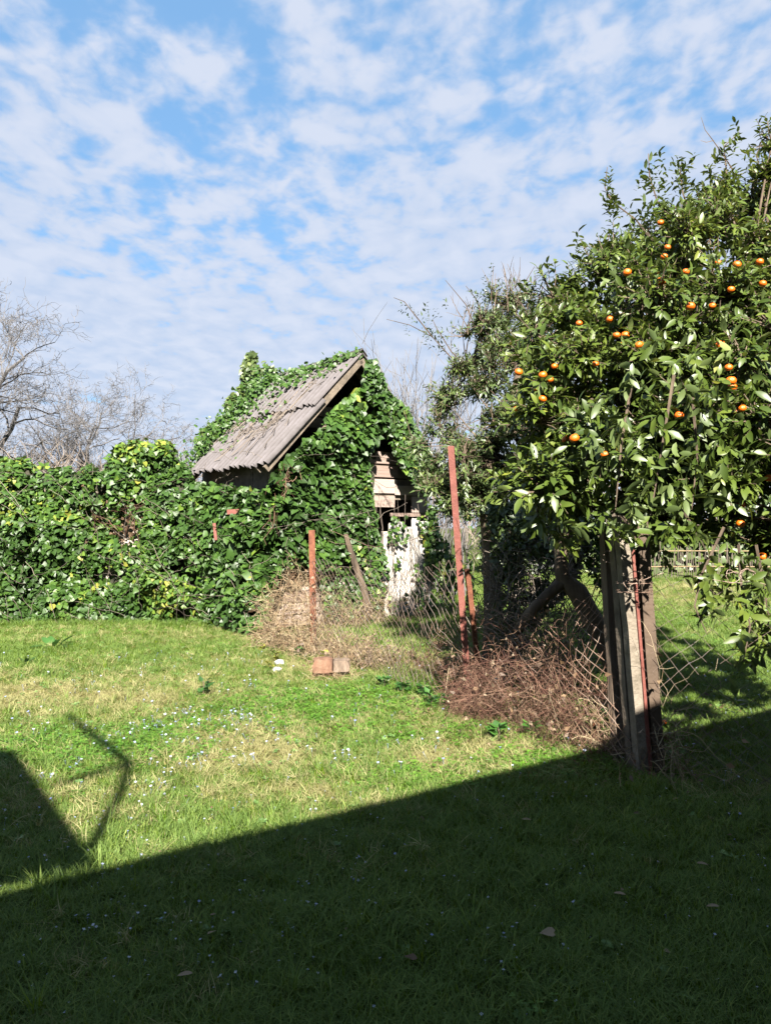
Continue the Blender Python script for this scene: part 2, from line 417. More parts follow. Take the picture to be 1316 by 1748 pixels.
# ------------------------------------------------------------------ ground
def axis(lo, hi, step, far, g=1.25):
    a = list(np.arange(lo, hi + 1e-6, step)); s = step
    b = a[-1]
    while b < far:
        s *= g; b += s; a.append(b)
    s = step; b = a[0]; pre = []
    while b > -far:
        s *= g; b -= s; pre.append(b)
    return np.array(pre[::-1] + a)
gx = axis(-6, 7, .11, 900); gy = axis(1.5, 15, .11, 900)
XX, YY = np.meshgrid(gx, gy)
near = np.exp(-np.clip(np.hypot(XX, YY) - 30, 0, None) / 20)
ZZ = height(XX, YY) * near
nx, ny = len(gx), len(gy)
idx = np.arange(nx * ny).reshape(ny, nx)
q = np.stack([idx[:-1, :-1], idx[:-1, 1:], idx[1:, 1:], idx[1:, :-1]], -1).reshape(-1, 4)
m, nt, out = newmat('ground_thatch')
a = nt.nodes.new('ShaderNodeAttribute'); a.attribute_name = 'tint'
tcn = nt.nodes.new('ShaderNodeTexCoord')
n1 = nt.nodes.new('ShaderNodeTexNoise'); n1.inputs['Scale'].default_value = 18; n1.inputs['Detail'].default_value = 8; n1.inputs['Roughness'].default_value = .75
nt.links.new(tcn.outputs['Object'], n1.inputs['Vector'])
ad = nt.nodes.new('ShaderNodeMath'); ad.operation = 'MULTIPLY_ADD'; nt.links.new(a.outputs['Fac'], ad.inputs[0]); ad.inputs[1].default_value = .5
m3 = nt.nodes.new('ShaderNodeMath'); m3.operation = 'MULTIPLY_ADD'; nt.links.new(n1.outputs['Fac'], m3.inputs[0]); m3.inputs[1].default_value = .9; m3.inputs[2].default_value = -.2
nt.links.new(m3.outputs[0], ad.inputs[2])
col = ramp(nt, ad.outputs[0], [(.1, (.016, .023, .006)), (.35, (.040, .055, .010)), (.55, (.075, .081, .018)), (.85, (.15, .123, .06))])
p = nt.nodes.new('ShaderNodeBsdfPrincipled'); p.inputs['Roughness'].default_value = .95; p.inputs['Specular IOR Level'].default_value = .1
nt.links.new(col, p.inputs['Base Color'])
b = nt.nodes.new('ShaderNodeBump'); b.inputs['Strength'].default_value = .8; b.inputs['Distance'].default_value = .03
nt.links.new(n1.outputs['Fac'], b.inputs['Height']); nt.links.new(b.outputs[0], p.inputs['Normal']); nt.links.new(p.outputs[0], out.inputs[0])
ground = mk('ground', np.stack([XX, YY, ZZ], -1), [q], m, None, dryf(XX, YY).ravel(), True)
tag(ground, kind='structure')
def gz(x, y):
    return height(x, y)

# ------------------------------------------------------------------ grass (stuff), instanced tufts
def blade(mb, base, ang, h, w, lean, tint, seg=3):
    d = np.array([math.cos(ang), math.sin(ang), 0]); sd = np.array([-d[1], d[0], 0])
    V = []
    for i in range(seg + 1):
        t = i / seg
        c = base + np.array([0, 0, h * (t - .18 * lean * t * t)]) + d * lean * h * t * t
        ww = w * (1 - t) ** .7
        if i < seg: V += [c - sd * ww, c + sd * ww]
        else: V += [c]
    F4 = [[2 * i, 2 * i + 1, 2 * i + 3, 2 * i + 2] for i in range(seg - 1)]
    F3 = [[2 * seg - 2, 2 * seg - 1, 2 * seg]]
    mb.add(V, [F4, F3] if F4 else [F3], tint)
def protos(name, n, fn, mat):
    col = bpy.data.collections.new(name + '_kinds')
    for i in range(n):
        mb = MB(); fn(mb, i)
        o = mk(name + '_tuft', np.concatenate(mb.V), [np.concatenate(f) for f in mb.F.values()], mat, None, np.concatenate(mb.T), False, link=False)
        col.objects.link(o)
    return col
def green_tuft(mb, i):
    for _ in range(22):
        r = .055 * math.sqrt(random.random()); a = random.random() * 7
        blade(mb, np.array([r * math.cos(a), r * math.sin(a), -.005]), random.random() * 7, random.uniform(.025, .062), random.uniform(.0014, .0026), random.uniform(.4, 1.5), random.random() ** 1.3)
def tall_tuft(mb, i):
    for _ in range(20):
        r = .03 * math.sqrt(random.random()); a = random.random() * 7
        blade(mb, np.array([r * math.cos(a), r * math.sin(a), -.005]), a + random.uniform(-.7, .7), random.uniform(.07, .17), random.uniform(.0018, .003), random.uniform(.4, 1.1), random.random() * .8)
def dry_tuft(mb, i):
    for _ in range(20):
        r = .06 * math.sqrt(random.random()); a = random.random() * 7
        blade(mb, np.array([r * math.cos(a), r * math.sin(a), 0]), random.random() * 7, random.uniform(.02, .055), random.uniform(.0012, .0022), random.uniform(1.0, 2.4), random.random())
def clover_tuft(mb, i):
    for _ in range(14):
        r = .06 * math.sqrt(random.random()); a = random.random() * 7
        c = np.array([r * math.cos(a), r * math.sin(a), random.uniform(.008, .032)]); t = random.random()
        a0 = random.random() * 7
        for k in range(3):
            an = a0 + k * 2.1; d = np.array([math.cos(an), math.sin(an), random.uniform(-.2, .35)]); sd = np.array([-d[1], d[0], 0]); s_ = random.uniform(.008, .013)
            mb.add([c, c + d * s_ * .6 - sd * s_ * .5, c + d * s_ * 1.1, c + d * s_ * .6 + sd * s_ * .5], [[[0, 1, 2, 3]]], t)
def broad_tuft(mb, i):
    n = random.randint(5, 9)
    for k in range(n):
        an = k * 6.28 / n + random.uniform(-.3, .3); L = random.uniform(.018, .042); up = random.uniform(.1, .6)
        d = np.array([math.cos(an), math.sin(an), up]); sd = np.array([-d[1], d[0], 0]); w = L * random.uniform(.22, .38)
        c = np.array([0, 0, .012])
        mb.add([c, c + d * L * .4 - sd * w, c + d * L * .75 - sd * w * .8, c + d * L - np.array([0, 0, L * .25]), c + d * L * .75 + sd * w * .8, c + d * L * .4 + sd * w, c + d * L * .5 - np.array([0, 0, .002])],
               [[[0, 6, 1], [1, 6, 2], [2, 6, 3], [0, 5, 6], [5, 4, 6], [4, 3, 6]]], random.random())
def flower(mb, i):
    a0 = random.random() * 7; tl = random.uniform(-.3, .3)
    for k in range(4):
        an = a0 + k * PI / 2; d = np.array([math.cos(an), math.sin(an), .25]); sd = np.array([-d[1], d[0], 0]); s_ = .0075
        c = np.array([0, 0, .038])
        mb.add([c, c + d * s_ * .6 - sd * s_ * .55, c + d * s_ * 1.1, c + d * s_ * .6 + sd * s_ * .55], [[[0, 1, 2, 3]]], i / 4)
    mb.tubes([[[0, 0, 0], [.003, 0, .02], [0, 0, .038]]], .0007, 3, 0)
def scatter(name, pts, scl, col, mat, tiltmax=.25):
    n = len(pts)
    me = bpy.data.meshes.new(name); me.vertices.add(n); me.vertices.foreach_set('co', np.asarray(pts, np.float32).ravel())
    a = me.attributes.new('scl', 'FLOAT', 'POINT'); a.data.foreach_set('value', np.asarray(scl, np.float32))
    a = me.attributes.new('rot', 'FLOAT_VECTOR', 'POINT')
    rr = np.stack([rng.uniform(-tiltmax, tiltmax, n), rng.uniform(-tiltmax, tiltmax, n), rng.uniform(0, 6.28, n)], -1).astype(np.float32)
    a.data.foreach_set('vector', rr.ravel())
    o = bpy.data.objects.new(name, me); C.objects.link(o); me.materials.append(mat)
    ng = bpy.data.node_groups.new(name + '_scatter', 'GeometryNodeTree')
    ng.interface.new_socket('Geometry', in_out='INPUT', socket_type='NodeSocketGeometry')
    ng.interface.new_socket('Geometry', in_out='OUTPUT', socket_type='NodeSocketGeometry')
    N = ng.nodes.new
    gi, go = N('NodeGroupInput'), N('NodeGroupOutput')
    ci = N('GeometryNodeCollectionInfo'); ci.inputs['Collection'].default_value = col
    ci.inputs['Separate Children'].default_value = True; ci.inputs['Reset Children'].default_value = True
    ip = N('GeometryNodeInstanceOnPoints'); ip.inputs['Pick Instance'].default_value = True
    m2p = N('GeometryNodeMeshToPoints')
    na = N('GeometryNodeInputNamedAttribute'); na.data_type = 'FLOAT'; na.inputs['Name'].default_value = 'scl'
    nr = N('GeometryNodeInputNamedAttribute'); nr.data_type = 'FLOAT_VECTOR'; nr.inputs['Name'].default_value = 'rot'
    L = ng.links.new
    L(gi.outputs[0], m2p.inputs['Mesh']); L(m2p.outputs[0], ip.inputs['Points']); L(ci.outputs[0], ip.inputs['Instance'])
    L(na.outputs[0], ip.inputs['Scale']); L(nr.outputs[0], ip.inputs['Rotation']); L(ip.outputs[0], go.inputs[0])
    md = o.modifiers.new('scatter', 'NODES'); md.node_group = ng
    return tag(o, kind='stuff')
def lawn_points(dens, ymax, dmul=1.0):
    ys = []; xs = []
    y = 1.9
    while y < ymax:
        dy = .25
        half = .56 * y + 1.3
        n = int(dens(y) * dmul * dy * 2 * half)
        ys.append(rng.uniform(y, y + dy, n)); xs.append(rng.uniform(-half, half, n)); y += dy
    return np.concatenate(xs), np.concatenate(ys)
DEN = lambda y: 2100 / (1 + (y / 3.2) ** 1.5) + 25
SC = lambda y: 1 + np.clip(y - 6, 0, 30) * .045
x, y = lawn_points(DEN, 30)
d_, l_ = dryf(x, y), lushf(x, y)
k = rng.random(len(x)) < np.clip(1.0 - .95 * d_ - .25 * l_, .06, 1)
xg, yg = x[k], y[k]
s_ = SC(yg) * rng.uniform(.6, 1.25, len(xg)) * (0.75 + .6 * fbm(xg * 1.7, yg * 1.7, 0, 41))
gcol = protos('green', 7, green_tuft, M['grass'])
tag(scatter('grass', np.stack([xg, yg, gz(xg, yg)], -1), s_, gcol, M['grass']), 'short green lawn grass in front of the ivy and fence', 'grass')
x, y = lawn_points(DEN, 30, .8)
k = rng.random(len(x)) < np.clip(dryf(x, y) * 1.05 - .03, 0, 1)
x, y = x[k], y[k]
tag(scatter('dry_grass', np.stack([x, y, gz(x, y)], -1), SC(y) * rng.uniform(.6, 1.3, len(x)), protos('dry', 6, dry_tuft, M['dry']), M['dry'], .5), 'straw coloured dry grass in patches of the lawn', 'dry grass')
x, y = lawn_points(DEN, 16, 1.0)
k = rng.random(len(x)) < np.clip(lushf(x, y) * 1.1 - .05, 0, 1)
x, y = x[k], y[k]
tag(scatter('clover', np.stack([x, y, gz(x, y)], -1), SC(y) * rng.uniform(.7, 1.3, len(x)), protos('clover', 5, clover_tuft, M['clover']), M['clover'], .3), 'bright green clover in patches among the grass', 'clover')
x, y = lawn_points(lambda y: 210, 9)
k = rng.random(len(x)) < np.clip(field(FLOW, x, y) * 1.8 * (fbm(x * 5, y * 5, 0, 77) > .47) + np.where(y < 4.4, .15, .06), 0, 1)
x, y = x[k], y[k]
tag(scatter('small_flowers', np.stack([x, y, gz(x, y)], -1), rng.uniform(.7, 1.4, len(x)) * np.interp(y, [2, 4, 5], [.55, .7, 1.1]), protos('flower', 5, flower, M['petal']), M['petal'], .5), 'tiny pale blue speedwell flowers scattered over the lawn', 'wildflowers')
x, y = lawn_points(lambda y: 60, 14)
k = (fbm(x * 1.6, y * 1.6, 0, 301) + .25 * rng.random(len(x)) > .62) & ((y > 4.6) | (rng.random(len(x)) < .25))
x, y = x[k], y[k]
tag(scatter('lawn_weeds', np.stack([x, y, gz(x, y) + .012], -1), rng.uniform(.35, .85, len(x)), protos('broad', 6, broad_tuft, M['clover']), M['clover'], .35), 'small broad-leaved weeds mixed through the lawn grass', 'weeds')
x, y = lawn_points(lambda y: 5, 26)
ex = [G(r_[0], r_[1])[:2] + rng.normal(0, .12, 2) for r_ in [(i_, 1066 + (i_ * 7) % 9) for i_ in range(-60, 440, 9)] + [(660, 1330), (650, 1325), (200, 1400), (540, 1320), (470, 1400), (110, 1240), (60, 1070), (250, 1060), (1180, 1240), (1150, 1245), (1240, 1235), (400, 1440), (330, 1460), (300, 1475), (180, 1490), (60, 1520)] for _ in range(7)]
ex = np.array(ex)
x = np.concatenate([x, ex[:, 0]]); y = np.concatenate([y, ex[:, 1]])
tag(scatter('tall_grass', np.stack([x, y, gz(x, y)], -1), rng.uniform(.5, 1.1, len(x)), protos('tall', 4, tall_tuft, M['grass']), M['grass'], .3), 'longer grass tufts standing out of the lawn', 'grass')

# ------------------------------------------------------------------ leaves
def tpl_citrus():
    V = [(0, 0, 0), (0, .33, .02), (0, .68, -.02), (0, 1, -.12),
         (-.15, .22, .05), (-.19, .5, .055), (-.12, .8, -.02), (.15, .22, .05), (.19, .5, .055), (.12, .8, -.02)]
    F = [(0, 1, 4), (4, 1, 5), (1, 2, 5), (5, 2, 6), (2, 3, 6), (0, 7, 1), (7, 8, 1), (1, 8, 2), (8, 9, 2), (2, 9, 3)]
    return np.array(V), np.array(F)
def tpl_ivy():
    V = [(0, 0, 0), (0, .45, -.03), (0, 1, -.16),
         (-.25, -.12, .02), (-.50, .10, .07), (-.46, .38, .05), (-.22, .74, -.04), (.25, -.12, .02), (.50, .10, .07), (.46, .38, .05), (.22, .74, -.04)]
    F = [(0, 4, 3), (0, 1, 4), (4, 1, 5), (5, 1, 6), (1, 2, 6), (0, 7, 8), (0, 8, 1), (8, 9, 1), (9, 10, 1), (1, 10, 2)]
    return np.array(V), np.array(F)
def tpl_citrus6():
    V = [(0, 0, 0), (0, .5, .0), (0, 1, -.12), (-.16, .26, .055), (-.17, .66, .01), (.16, .26, .055), (.17, .66, .01)]
    F = [(0, 1, 3), (3, 1, 4), (1, 2, 4), (0, 5, 1), (5, 6, 1), (1, 6, 2)]
    return np.array(V), np.array(F)
def tpl_small():
    V = [(0, 0, 0), (-.3, .35, .06), (0, 1, -.1), (.3, .35, .06), (0, .45, -.02)]
    F = [(0, 4, 1), (1, 4, 2), (0, 3, 4), (4, 3, 2)]
    return np.array(V), np.array(F)
TPL = {'citrus6': tpl_citrus6(), 'lance': (np.array([(0, 0, 0), (-.17, .42, .05), (0, 1, -.12), (.17, .42, .05), (0, .45, -.01)]), np.array([(0, 4, 1), (1, 4, 2), (0, 3, 4), (4, 3, 2)])), 'citrus': tpl_citrus(), 'ivy': tpl_ivy(), 'small': tpl_small()}
def leafset(pos, tip, nor):
    tip = norm(tip); nor = nor - (nor * tip).sum(-1, keepdims=True) * tip; nor = norm(nor)
    sd = np.cross(tip, nor)
    return np.stack([sd, tip, nor], -1)       # columns
LEAFMESH = {}
def leafmesh(kind, mat, t):
    k = (kind, mat.name, t)
    if k not in LEAFMESH:
        V, F = TPL[kind]
        o = mk('leaf', V, [F], mat, None, np.full(len(V), t), True, link=False)
        LEAFMESH[k] = o.data
        bpy.data.objects.remove(o)
    return LEAFMESH[k]
def leaves(kind, pos, R, scl, tint, mat, parent, nparts=300, name='foliage', own='leaf'):
    """largest-showing leaves become parts, the rest one mesh of kind stuff"""
    V, F = TPL[kind]
    Vm, Fm = TPL['citrus6'] if kind == 'citrus' else (V, F)
    n = len(pos)
    px, py, dep = proj(pos)
    face = np.abs((R[:, :, 2] * norm(pos - np.array([0, 0, CAMZ]))).sum(-1))
    size = scl / dep * (.35 + face)
    cell = np.floor(px / 11).astype(int) * 10000 + np.floor(py / 11).astype(int)
    order = np.lexsort((dep, cell))
    first = np.ones(n, bool); first[1:] = cell[order][1:] != cell[order][:-1]
    front = order[first]
    inf = (px[front] > 4) & (px[front] < 1312) & (py[front] > 0) & (py[front] < 1748)
    front = front[inf]
    sel = front[np.argsort(-size[front])][:nparts]
    mask_ = np.ones(n, bool)
    if nparts:
        mask_[sel] = False
        inv = parent.matrix_world.inverted() if parent else Matrix()
        for i in sel:
            t = round(float(np.clip(tint[i], 0, 1)) * 7) / 7
            o = bpy.data.objects.new(own, leafmesh(kind, mat, t))
            C.objects.link(o)
            mm = np.eye(4); mm[:3, :3] = R[i] * scl[i]; mm[:3, 3] = pos[i]
            o.parent = parent
            o.matrix_local = inv @ Matrix(mm.tolist())
    r = np.where(mask_)[0]
    VV = np.einsum('nij,vj->nvi', R[r] * scl[r, None, None], Vm) + pos[r, None, :]
    FF = (Fm[None] + (np.arange(len(r)) * len(Vm))[:, None, None]).reshape(-1, 3)
    o = mk(name, VV.reshape(-1, 3), [FF], mat, parent, np.repeat(tint[r], len(Vm)), True)
    return tag(o, kind='stuff')
def rnd(n):
    return norm(rng.normal(size=(n, 3)))

# --- shed geometry
A38 = math.radians(38)
g_ = np.array([math.cos(A38), math.sin(A38), 0]); e_ = np.array([-math.sin(A38), math.cos(A38), 0])
UP = np.array([0, 0, 1.0])
C0 = P(455, 790, 11.0)
WAP = 1.704
DAP = 11 + WAP * g_[1]
ZAP = P(620, 604, DAP)[2]; ZEV = C0[2]
SLOPE = (ZAP - ZEV) / WAP
WTOT = 3.55; LEN = 2.75
def gable(w, z, off=0.0):
    return np.array([C0[0], C0[1], 0]) + g_ * w + e_ * off + UP * z
def ray_gable(px, py, off=0.3):
    r = np.array([(px - 658) / FPX, -(py - 874) / FPX, -1.0]) @ CR.T
    o = np.array([0, 0, CAMZ]); p0 = gable(0, 0, off)
    t = ((p0 - o) @ e_) / (r @ e_)
    p = o + r * t
    return (p - p0) @ g_, p[2]
def Dgable(px, off=0.0):
    k = (np.asarray(px, float) - 658) / FPX
    p0 = gable(0, 0, off)
    w = (k * p0[1] - p0[0]) / (g_[0] - k * g_[1])
    return p0[1] + g_[1] * w

# ------------------------------------------------------------------ garden wall behind the bank of ivy
wall = empty('garden_wall', (-4.2, 12.9, 0), 'pale plastered garden wall almost buried under the bank of ivy, bare at one gap', 'wall')
mb = MB()
for i in range(9):
    xa = -7.6 + i * .52
    mb.box(frame([xa + .26, 12.85 + .02 * (i % 2), 1.02], [1, 0, 0], [0, 1, 0], UP), (.515, .18, 2.1), .5, .006)
mb.build('wall', M['plaster'], wall)
mb = MB(); mb.box(frame([-5.3, 12.85, 2.1], [1, 0, 0], [0, 1, 0], UP), (4.75, .24, .08)); mb.build('coping', M['concrete'], wall)
bank = empty('ivy_bank', (-4.2, 12.4, 0), 'dense dark green ivy bank with broad glossy leaves along the back of the lawn', 'ivy')
shedivy = empty('shed_ivy', (-1.2, 11.4, 0), 'large-leaved ivy smothering the front and side of the old shed', 'ivy')

def basef(px):
    px = np.asarray(px, float)
    a = np.interp(px, [-260, 0, 250, 330, 400, 450], [12.7, 12.45, 12.3, 12.1, 11.45, 10.95])
    b_ = Dgable(np.maximum(px, 450), 0.0) - .12
    return np.where(px < 452, a, np.where(px < 500, a * 0 + np.interp(px, [450, 500], [10.95, float(Dgable(500, 0)) - .12]), b_))
TOPX = [-260, -60, 0, 60, 100, 180, 200, 240, 290, 318, 330, 455, 470, 600, 622, 650, 700, 730, 760, 800]
TOPY = [790, 782, 778, 788, 800, 798, 762, 740, 748, 790, 828, 836, 800, 668, 668, 640, 690, 745, 800, 830]
def topf(px): return np.interp(px, TOPX, TOPY) + np.where(np.asarray(px) < 330, 26 * (fbm(np.asarray(px) / 22, 0 * np.asarray(px), 0, 57) - .5), 0)
def ivyD(px, py):
    D = basef(px)
    x_, y_ = np.asarray(px) / 90, np.asarray(py) / 90
    bul = .8 * (fbm(x_ * 1.1, y_ * 1.1, 0, 61) - .5) + .42 * (fbm(x_ * 3.1, y_ * 3.1, 0, 63) - .5)
    low = np.interp(py, [860, 1000, 1075], [0, .12, .34]) * np.interp(px, [440, 520], [1, 0])
    topd = np.exp(-np.clip(np.asarray(py) - topf(px), 0, 400) / 26.0) * .5 * np.interp(px, [318, 335], [1, 0])
    k = np.interp(px, [455, 520], [1, .55])
    return D - bul * k - low + topd
def ivy_sheet(poly, n, holes, tintf, smin, smax, parent, layers=(0, .12, .25), extra_n=0, nparts=300):
    def dens(x, y):
        d = np.ones_like(x)
        for (hx, hy, rx, ry, a) in holes:
            d *= 1 - a * np.exp(-(((x - hx) / rx) ** 2 + ((y - hy) / ry) ** 2) ** 2)
        cl = fbm(x / 26, y / 26, 0, 71, 2)
        return d * np.clip(.2 + 2.3 * (cl - .30), .05, 1)
    px, py = sample_poly(poly, n, dens)
    D = ivyD(px, py)
    lay = rng.choice(layers, len(px), p=[.5, .32, .18]) + rng.uniform(-.05, .05, len(px))
    p0 = P(px, py, D + lay)
    e = 2.0
    dx = P(px + e, py, ivyD(px + e, py)) - P(px, py, D); dy = P(px, py + e, ivyD(px, py + e)) - P(px, py, D)
    nn = norm(np.cross(dx, dy)); nn = np.where((nn[:, 1:2] > 0), -nn, nn)
    nor = nn * .75 + np.array([0.10, -.05, .42]) + .55 * rnd(len(px))
    tip = np.array([0, 0, -.65]) + .8 * rnd(len(px)) + nn * .25
    R = leafset(p0, tip, nor)
    s = rng.uniform(smin, smax, len(px)) * (0.8 + .45 * fbm(px / 60, py / 60, 0, 91))
    t = tintf(px, py)
    return leaves('ivy', p0, R, s, t, M['ivy'], parent, nparts), px, py, p0
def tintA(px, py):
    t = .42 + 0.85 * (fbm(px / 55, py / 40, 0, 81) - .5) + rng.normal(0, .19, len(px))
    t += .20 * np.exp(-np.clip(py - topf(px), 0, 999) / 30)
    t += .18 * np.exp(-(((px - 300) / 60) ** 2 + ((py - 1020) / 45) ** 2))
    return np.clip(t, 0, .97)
def tintB(px, py):
    t = .38 + .6 * (fbm(px / 50, py / 45, 0, 82) - .5) + rng.normal(0, .18, len(px))
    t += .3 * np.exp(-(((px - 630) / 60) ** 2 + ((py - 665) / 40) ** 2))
    return np.clip(t, 0, .97)
polyA = [(-260, 1066)] + [(a, float(topf(a))) for a in range(-260, 320, 6)] + [(335, 826), (345, 900), (360, 1075), (300, 1062), (100, 1056)]
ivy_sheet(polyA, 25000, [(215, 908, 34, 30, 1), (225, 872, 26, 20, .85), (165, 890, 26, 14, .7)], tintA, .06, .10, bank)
polyB = [(322, 824), (455, 834), (470, 806), (600, 672), (618, 664), (640, 690), (650, 740), (628, 770), (628, 840), (640, 880), (640, 915), (600, 935), (560, 960), (480, 965), (462, 1010), (445, 1088), (400, 1082), (350, 1068)]
ivy_sheet(polyB, 11500, [(632, 700, 20, 12, 1), (470, 800, 14, 16, .9), (535, 745, 12, 20, .4)], tintB, .08, .13, shedivy)

# dark woody interior of the ivy
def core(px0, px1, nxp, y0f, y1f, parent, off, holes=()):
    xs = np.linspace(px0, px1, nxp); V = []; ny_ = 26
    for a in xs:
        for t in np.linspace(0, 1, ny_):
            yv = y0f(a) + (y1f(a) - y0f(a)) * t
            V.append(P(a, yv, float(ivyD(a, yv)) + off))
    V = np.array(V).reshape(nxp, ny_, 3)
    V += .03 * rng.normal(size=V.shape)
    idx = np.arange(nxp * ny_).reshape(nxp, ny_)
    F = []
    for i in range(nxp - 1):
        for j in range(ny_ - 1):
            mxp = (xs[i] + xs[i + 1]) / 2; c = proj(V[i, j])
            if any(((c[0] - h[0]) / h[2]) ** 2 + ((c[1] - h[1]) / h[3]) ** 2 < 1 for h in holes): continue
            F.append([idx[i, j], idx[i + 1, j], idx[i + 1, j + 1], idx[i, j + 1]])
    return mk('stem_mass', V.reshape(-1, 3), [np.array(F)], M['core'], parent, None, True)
# dead brown leaves and pale vine strands in and round the thin patch
x_, y_ = rng.normal(205, 42, 260), rng.normal(893, 24, 260)
p0 = P(x_, y_, ivyD(x_, y_) + rng.uniform(-.02, .3, 260))
leaves('ivy', p0, leafset(p0, np.array([0, 0, -.6]) + rnd(260), np.array([0, -.8, .3]) + .6 * rnd(260)), rng.uniform(.03, .06, 260), rng.random(260) * .6, M['dryleaf'], bank, 0, 'dry_leaves')
for par, n_, xr, yr in ((bank, 110, (-100, 330), (800, 1050)), (shedivy, 60, (330, 640), (760, 1050))):
    mb = MB()
    for _ in range(n_):
        a, b_ = random.uniform(*xr), random.uniform(*yr); L_ = random.uniform(25, 110); an = random.uniform(-.9, 1.6); t = np.linspace(0, 1, 9)
        xx = a + L_ * math.cos(an) * t + np.cumsum(rng.normal(0, 2.2, 9)); yy = np.minimum(b_ + L_ * math.sin(an) * t + np.cumsum(rng.normal(0, 2.2, 9)), 1062)
        mb.tubes(P(xx, yy, ivyD(xx, yy) - .10)[None], .0035, 3, random.random())
    tag(mb.build('stem', M['twig'], par), kind='stuff')
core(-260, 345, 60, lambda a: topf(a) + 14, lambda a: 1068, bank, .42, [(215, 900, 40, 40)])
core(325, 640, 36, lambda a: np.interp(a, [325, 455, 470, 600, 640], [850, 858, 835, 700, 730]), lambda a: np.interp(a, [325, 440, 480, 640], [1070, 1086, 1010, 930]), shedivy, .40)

# ------------------------------------------------------------------ shed
shed = empty('wooden_shed', gable(WAP, 0, LEN / 2), 'tumbledown gabled wooden shed with corrugated roof, overgrown with ivy', 'shed')
def corrugated(w0, w1, o0, o1, side, parent, seed, lift=0.0):
    """one sheet; w along the slope (0 at eave .. WAP), o along the eave"""
    pitch = .15; nw = 9; no = int((o1 - o0) / pitch * 8) + 1
    ws = np.linspace(w0, w1, nw); os_ = np.linspace(o0, o1, no)
    r = random.Random(seed)
    tiltk = r.uniform(-.012, .012); sl = r.uniform(-.02, .02)
    V = []; tn_ = []
    nrm = norm(-g_ * SLOPE + UP) if side < 0 else norm(g_ * SLOPE + UP)
    for a in ws:
        for b_ in os_:
            aa = a + (.022 * math.sin(b_ * 9 + seed) if a == ws[0] else 0) + sl * 0
            if side < 0: base = gable(aa, ZEV + SLOPE * aa, b_)
            else: base = gable(WTOT - aa, ZAP - SLOPE * (WTOT - aa - WAP), b_)
            h = .032 * math.sin(b_ / pitch * 2 * PI) + lift + tiltk * (a - w0) * 3 + .008 * vn(a * 4, b_ * 4, 0, seed)
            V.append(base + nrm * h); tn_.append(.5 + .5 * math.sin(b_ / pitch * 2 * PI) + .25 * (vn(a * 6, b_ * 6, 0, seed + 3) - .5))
    V = np.array(V); n = len(V)
    idx = np.arange(n).reshape(nw, no)
    q = np.stack([idx[:-1, :-1], idx[1:, :-1], idx[1:, 1:], idx[:-1, 1:]], -1).reshape(-1, 4)
    V2 = V - nrm * .009
    rim = []
    for a, b_ in ((idx[0, :-1], idx[0, 1:]), (idx[-1, 1:], idx[-1, :-1]), (idx[1:, 0], idx[:-1, 0]), (idx[:-1, -1], idx[1:, -1])):
        rim.append(np.stack([a, b_, b_ + n, a + n], -1))
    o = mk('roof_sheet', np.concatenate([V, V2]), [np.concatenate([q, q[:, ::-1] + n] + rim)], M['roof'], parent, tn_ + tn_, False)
    return o
ocuts = [0, .88, 1.76, LEN]
for side in (-1, 1):
    mid = .92 if side < 0 else .95
    top_ = WAP - .0 if side < 0 else WTOT - WAP
    for j in range(3):
        corrugated(mid - .07, top_, ocuts[j] - (.03 if j else 0), ocuts[j + 1], side, shed, 10 * j + side, .034 + .004 * j)
        corrugated(-.02 if side < 0 else 0, mid + .05, ocuts[j] - (.03 if j else 0) + [-.02, .03, 0][j], ocuts[j + 1], side, shed, 40 + 10 * j + side, .004 * j)
mb = MB()   # ridge cap
for s in (-1, 1):
    dn = norm(-g_ * 1 * (-s) * -1 - UP * SLOPE) if False else norm(g_ * s - UP * SLOPE)
    c = gable(WAP, ZAP + .085, LEN / 2) + dn * .07
    mb.box(frame(c, dn, e_, np.cross(dn, e_)), (.16, LEN - .02, .008))
mb.build('ridge_cap', M['roof'], shed)
# rafters, purlins and posts
for o in (.06, .30, LEN * .5, LEN - .2):
    for s in (-1, 1):
        mb = MB()
        L = WAP if s < 0 else WTOT - WAP
        a = gable(0.02, ZEV - .09, o) if s < 0 else gable(WTOT - .02, ZAP - SLOPE * (WTOT - WAP) - .09, o)
        b_ = gable(WAP, ZAP - .09, o)
        d = norm(b_ - a)
        mb.box(frame((a + b_) / 2, d, e_, np.cross(d, e_)), (np.linalg.norm(b_ - a), .05, .10))
        mb.build('rafter', M['darkwood'], shed)
for w, z in ((.22, ZEV + SLOPE * .22 - .16), (WTOT - .22, ZAP - SLOPE * (WTOT - .22 - WAP) - .16), (WAP, ZAP - .2)):
    mb = MB(); mb.box(frame(gable(w, z, LEN / 2 + .1), e_, g_, np.cross(e_, g_)), (LEN - .3, .08, .1)); mb.build('purlin', M['darkwood'], shed)
WI = .3  # wall set back under the roof
for w, o in ((.32, WI), (WTOT - .3, WI), (.32, LEN - .2), (WTOT - .3, LEN - .2), (1.92, WI)):
    mb = MB(); h_ = 2.2 if w != 1.92 else 2.4
    mb.box(frame(gable(w, h_ / 2, o + .06), g_, e_, UP), (.1, .1, h_)); mb.build('corner_post', M['darkwood'], shed)
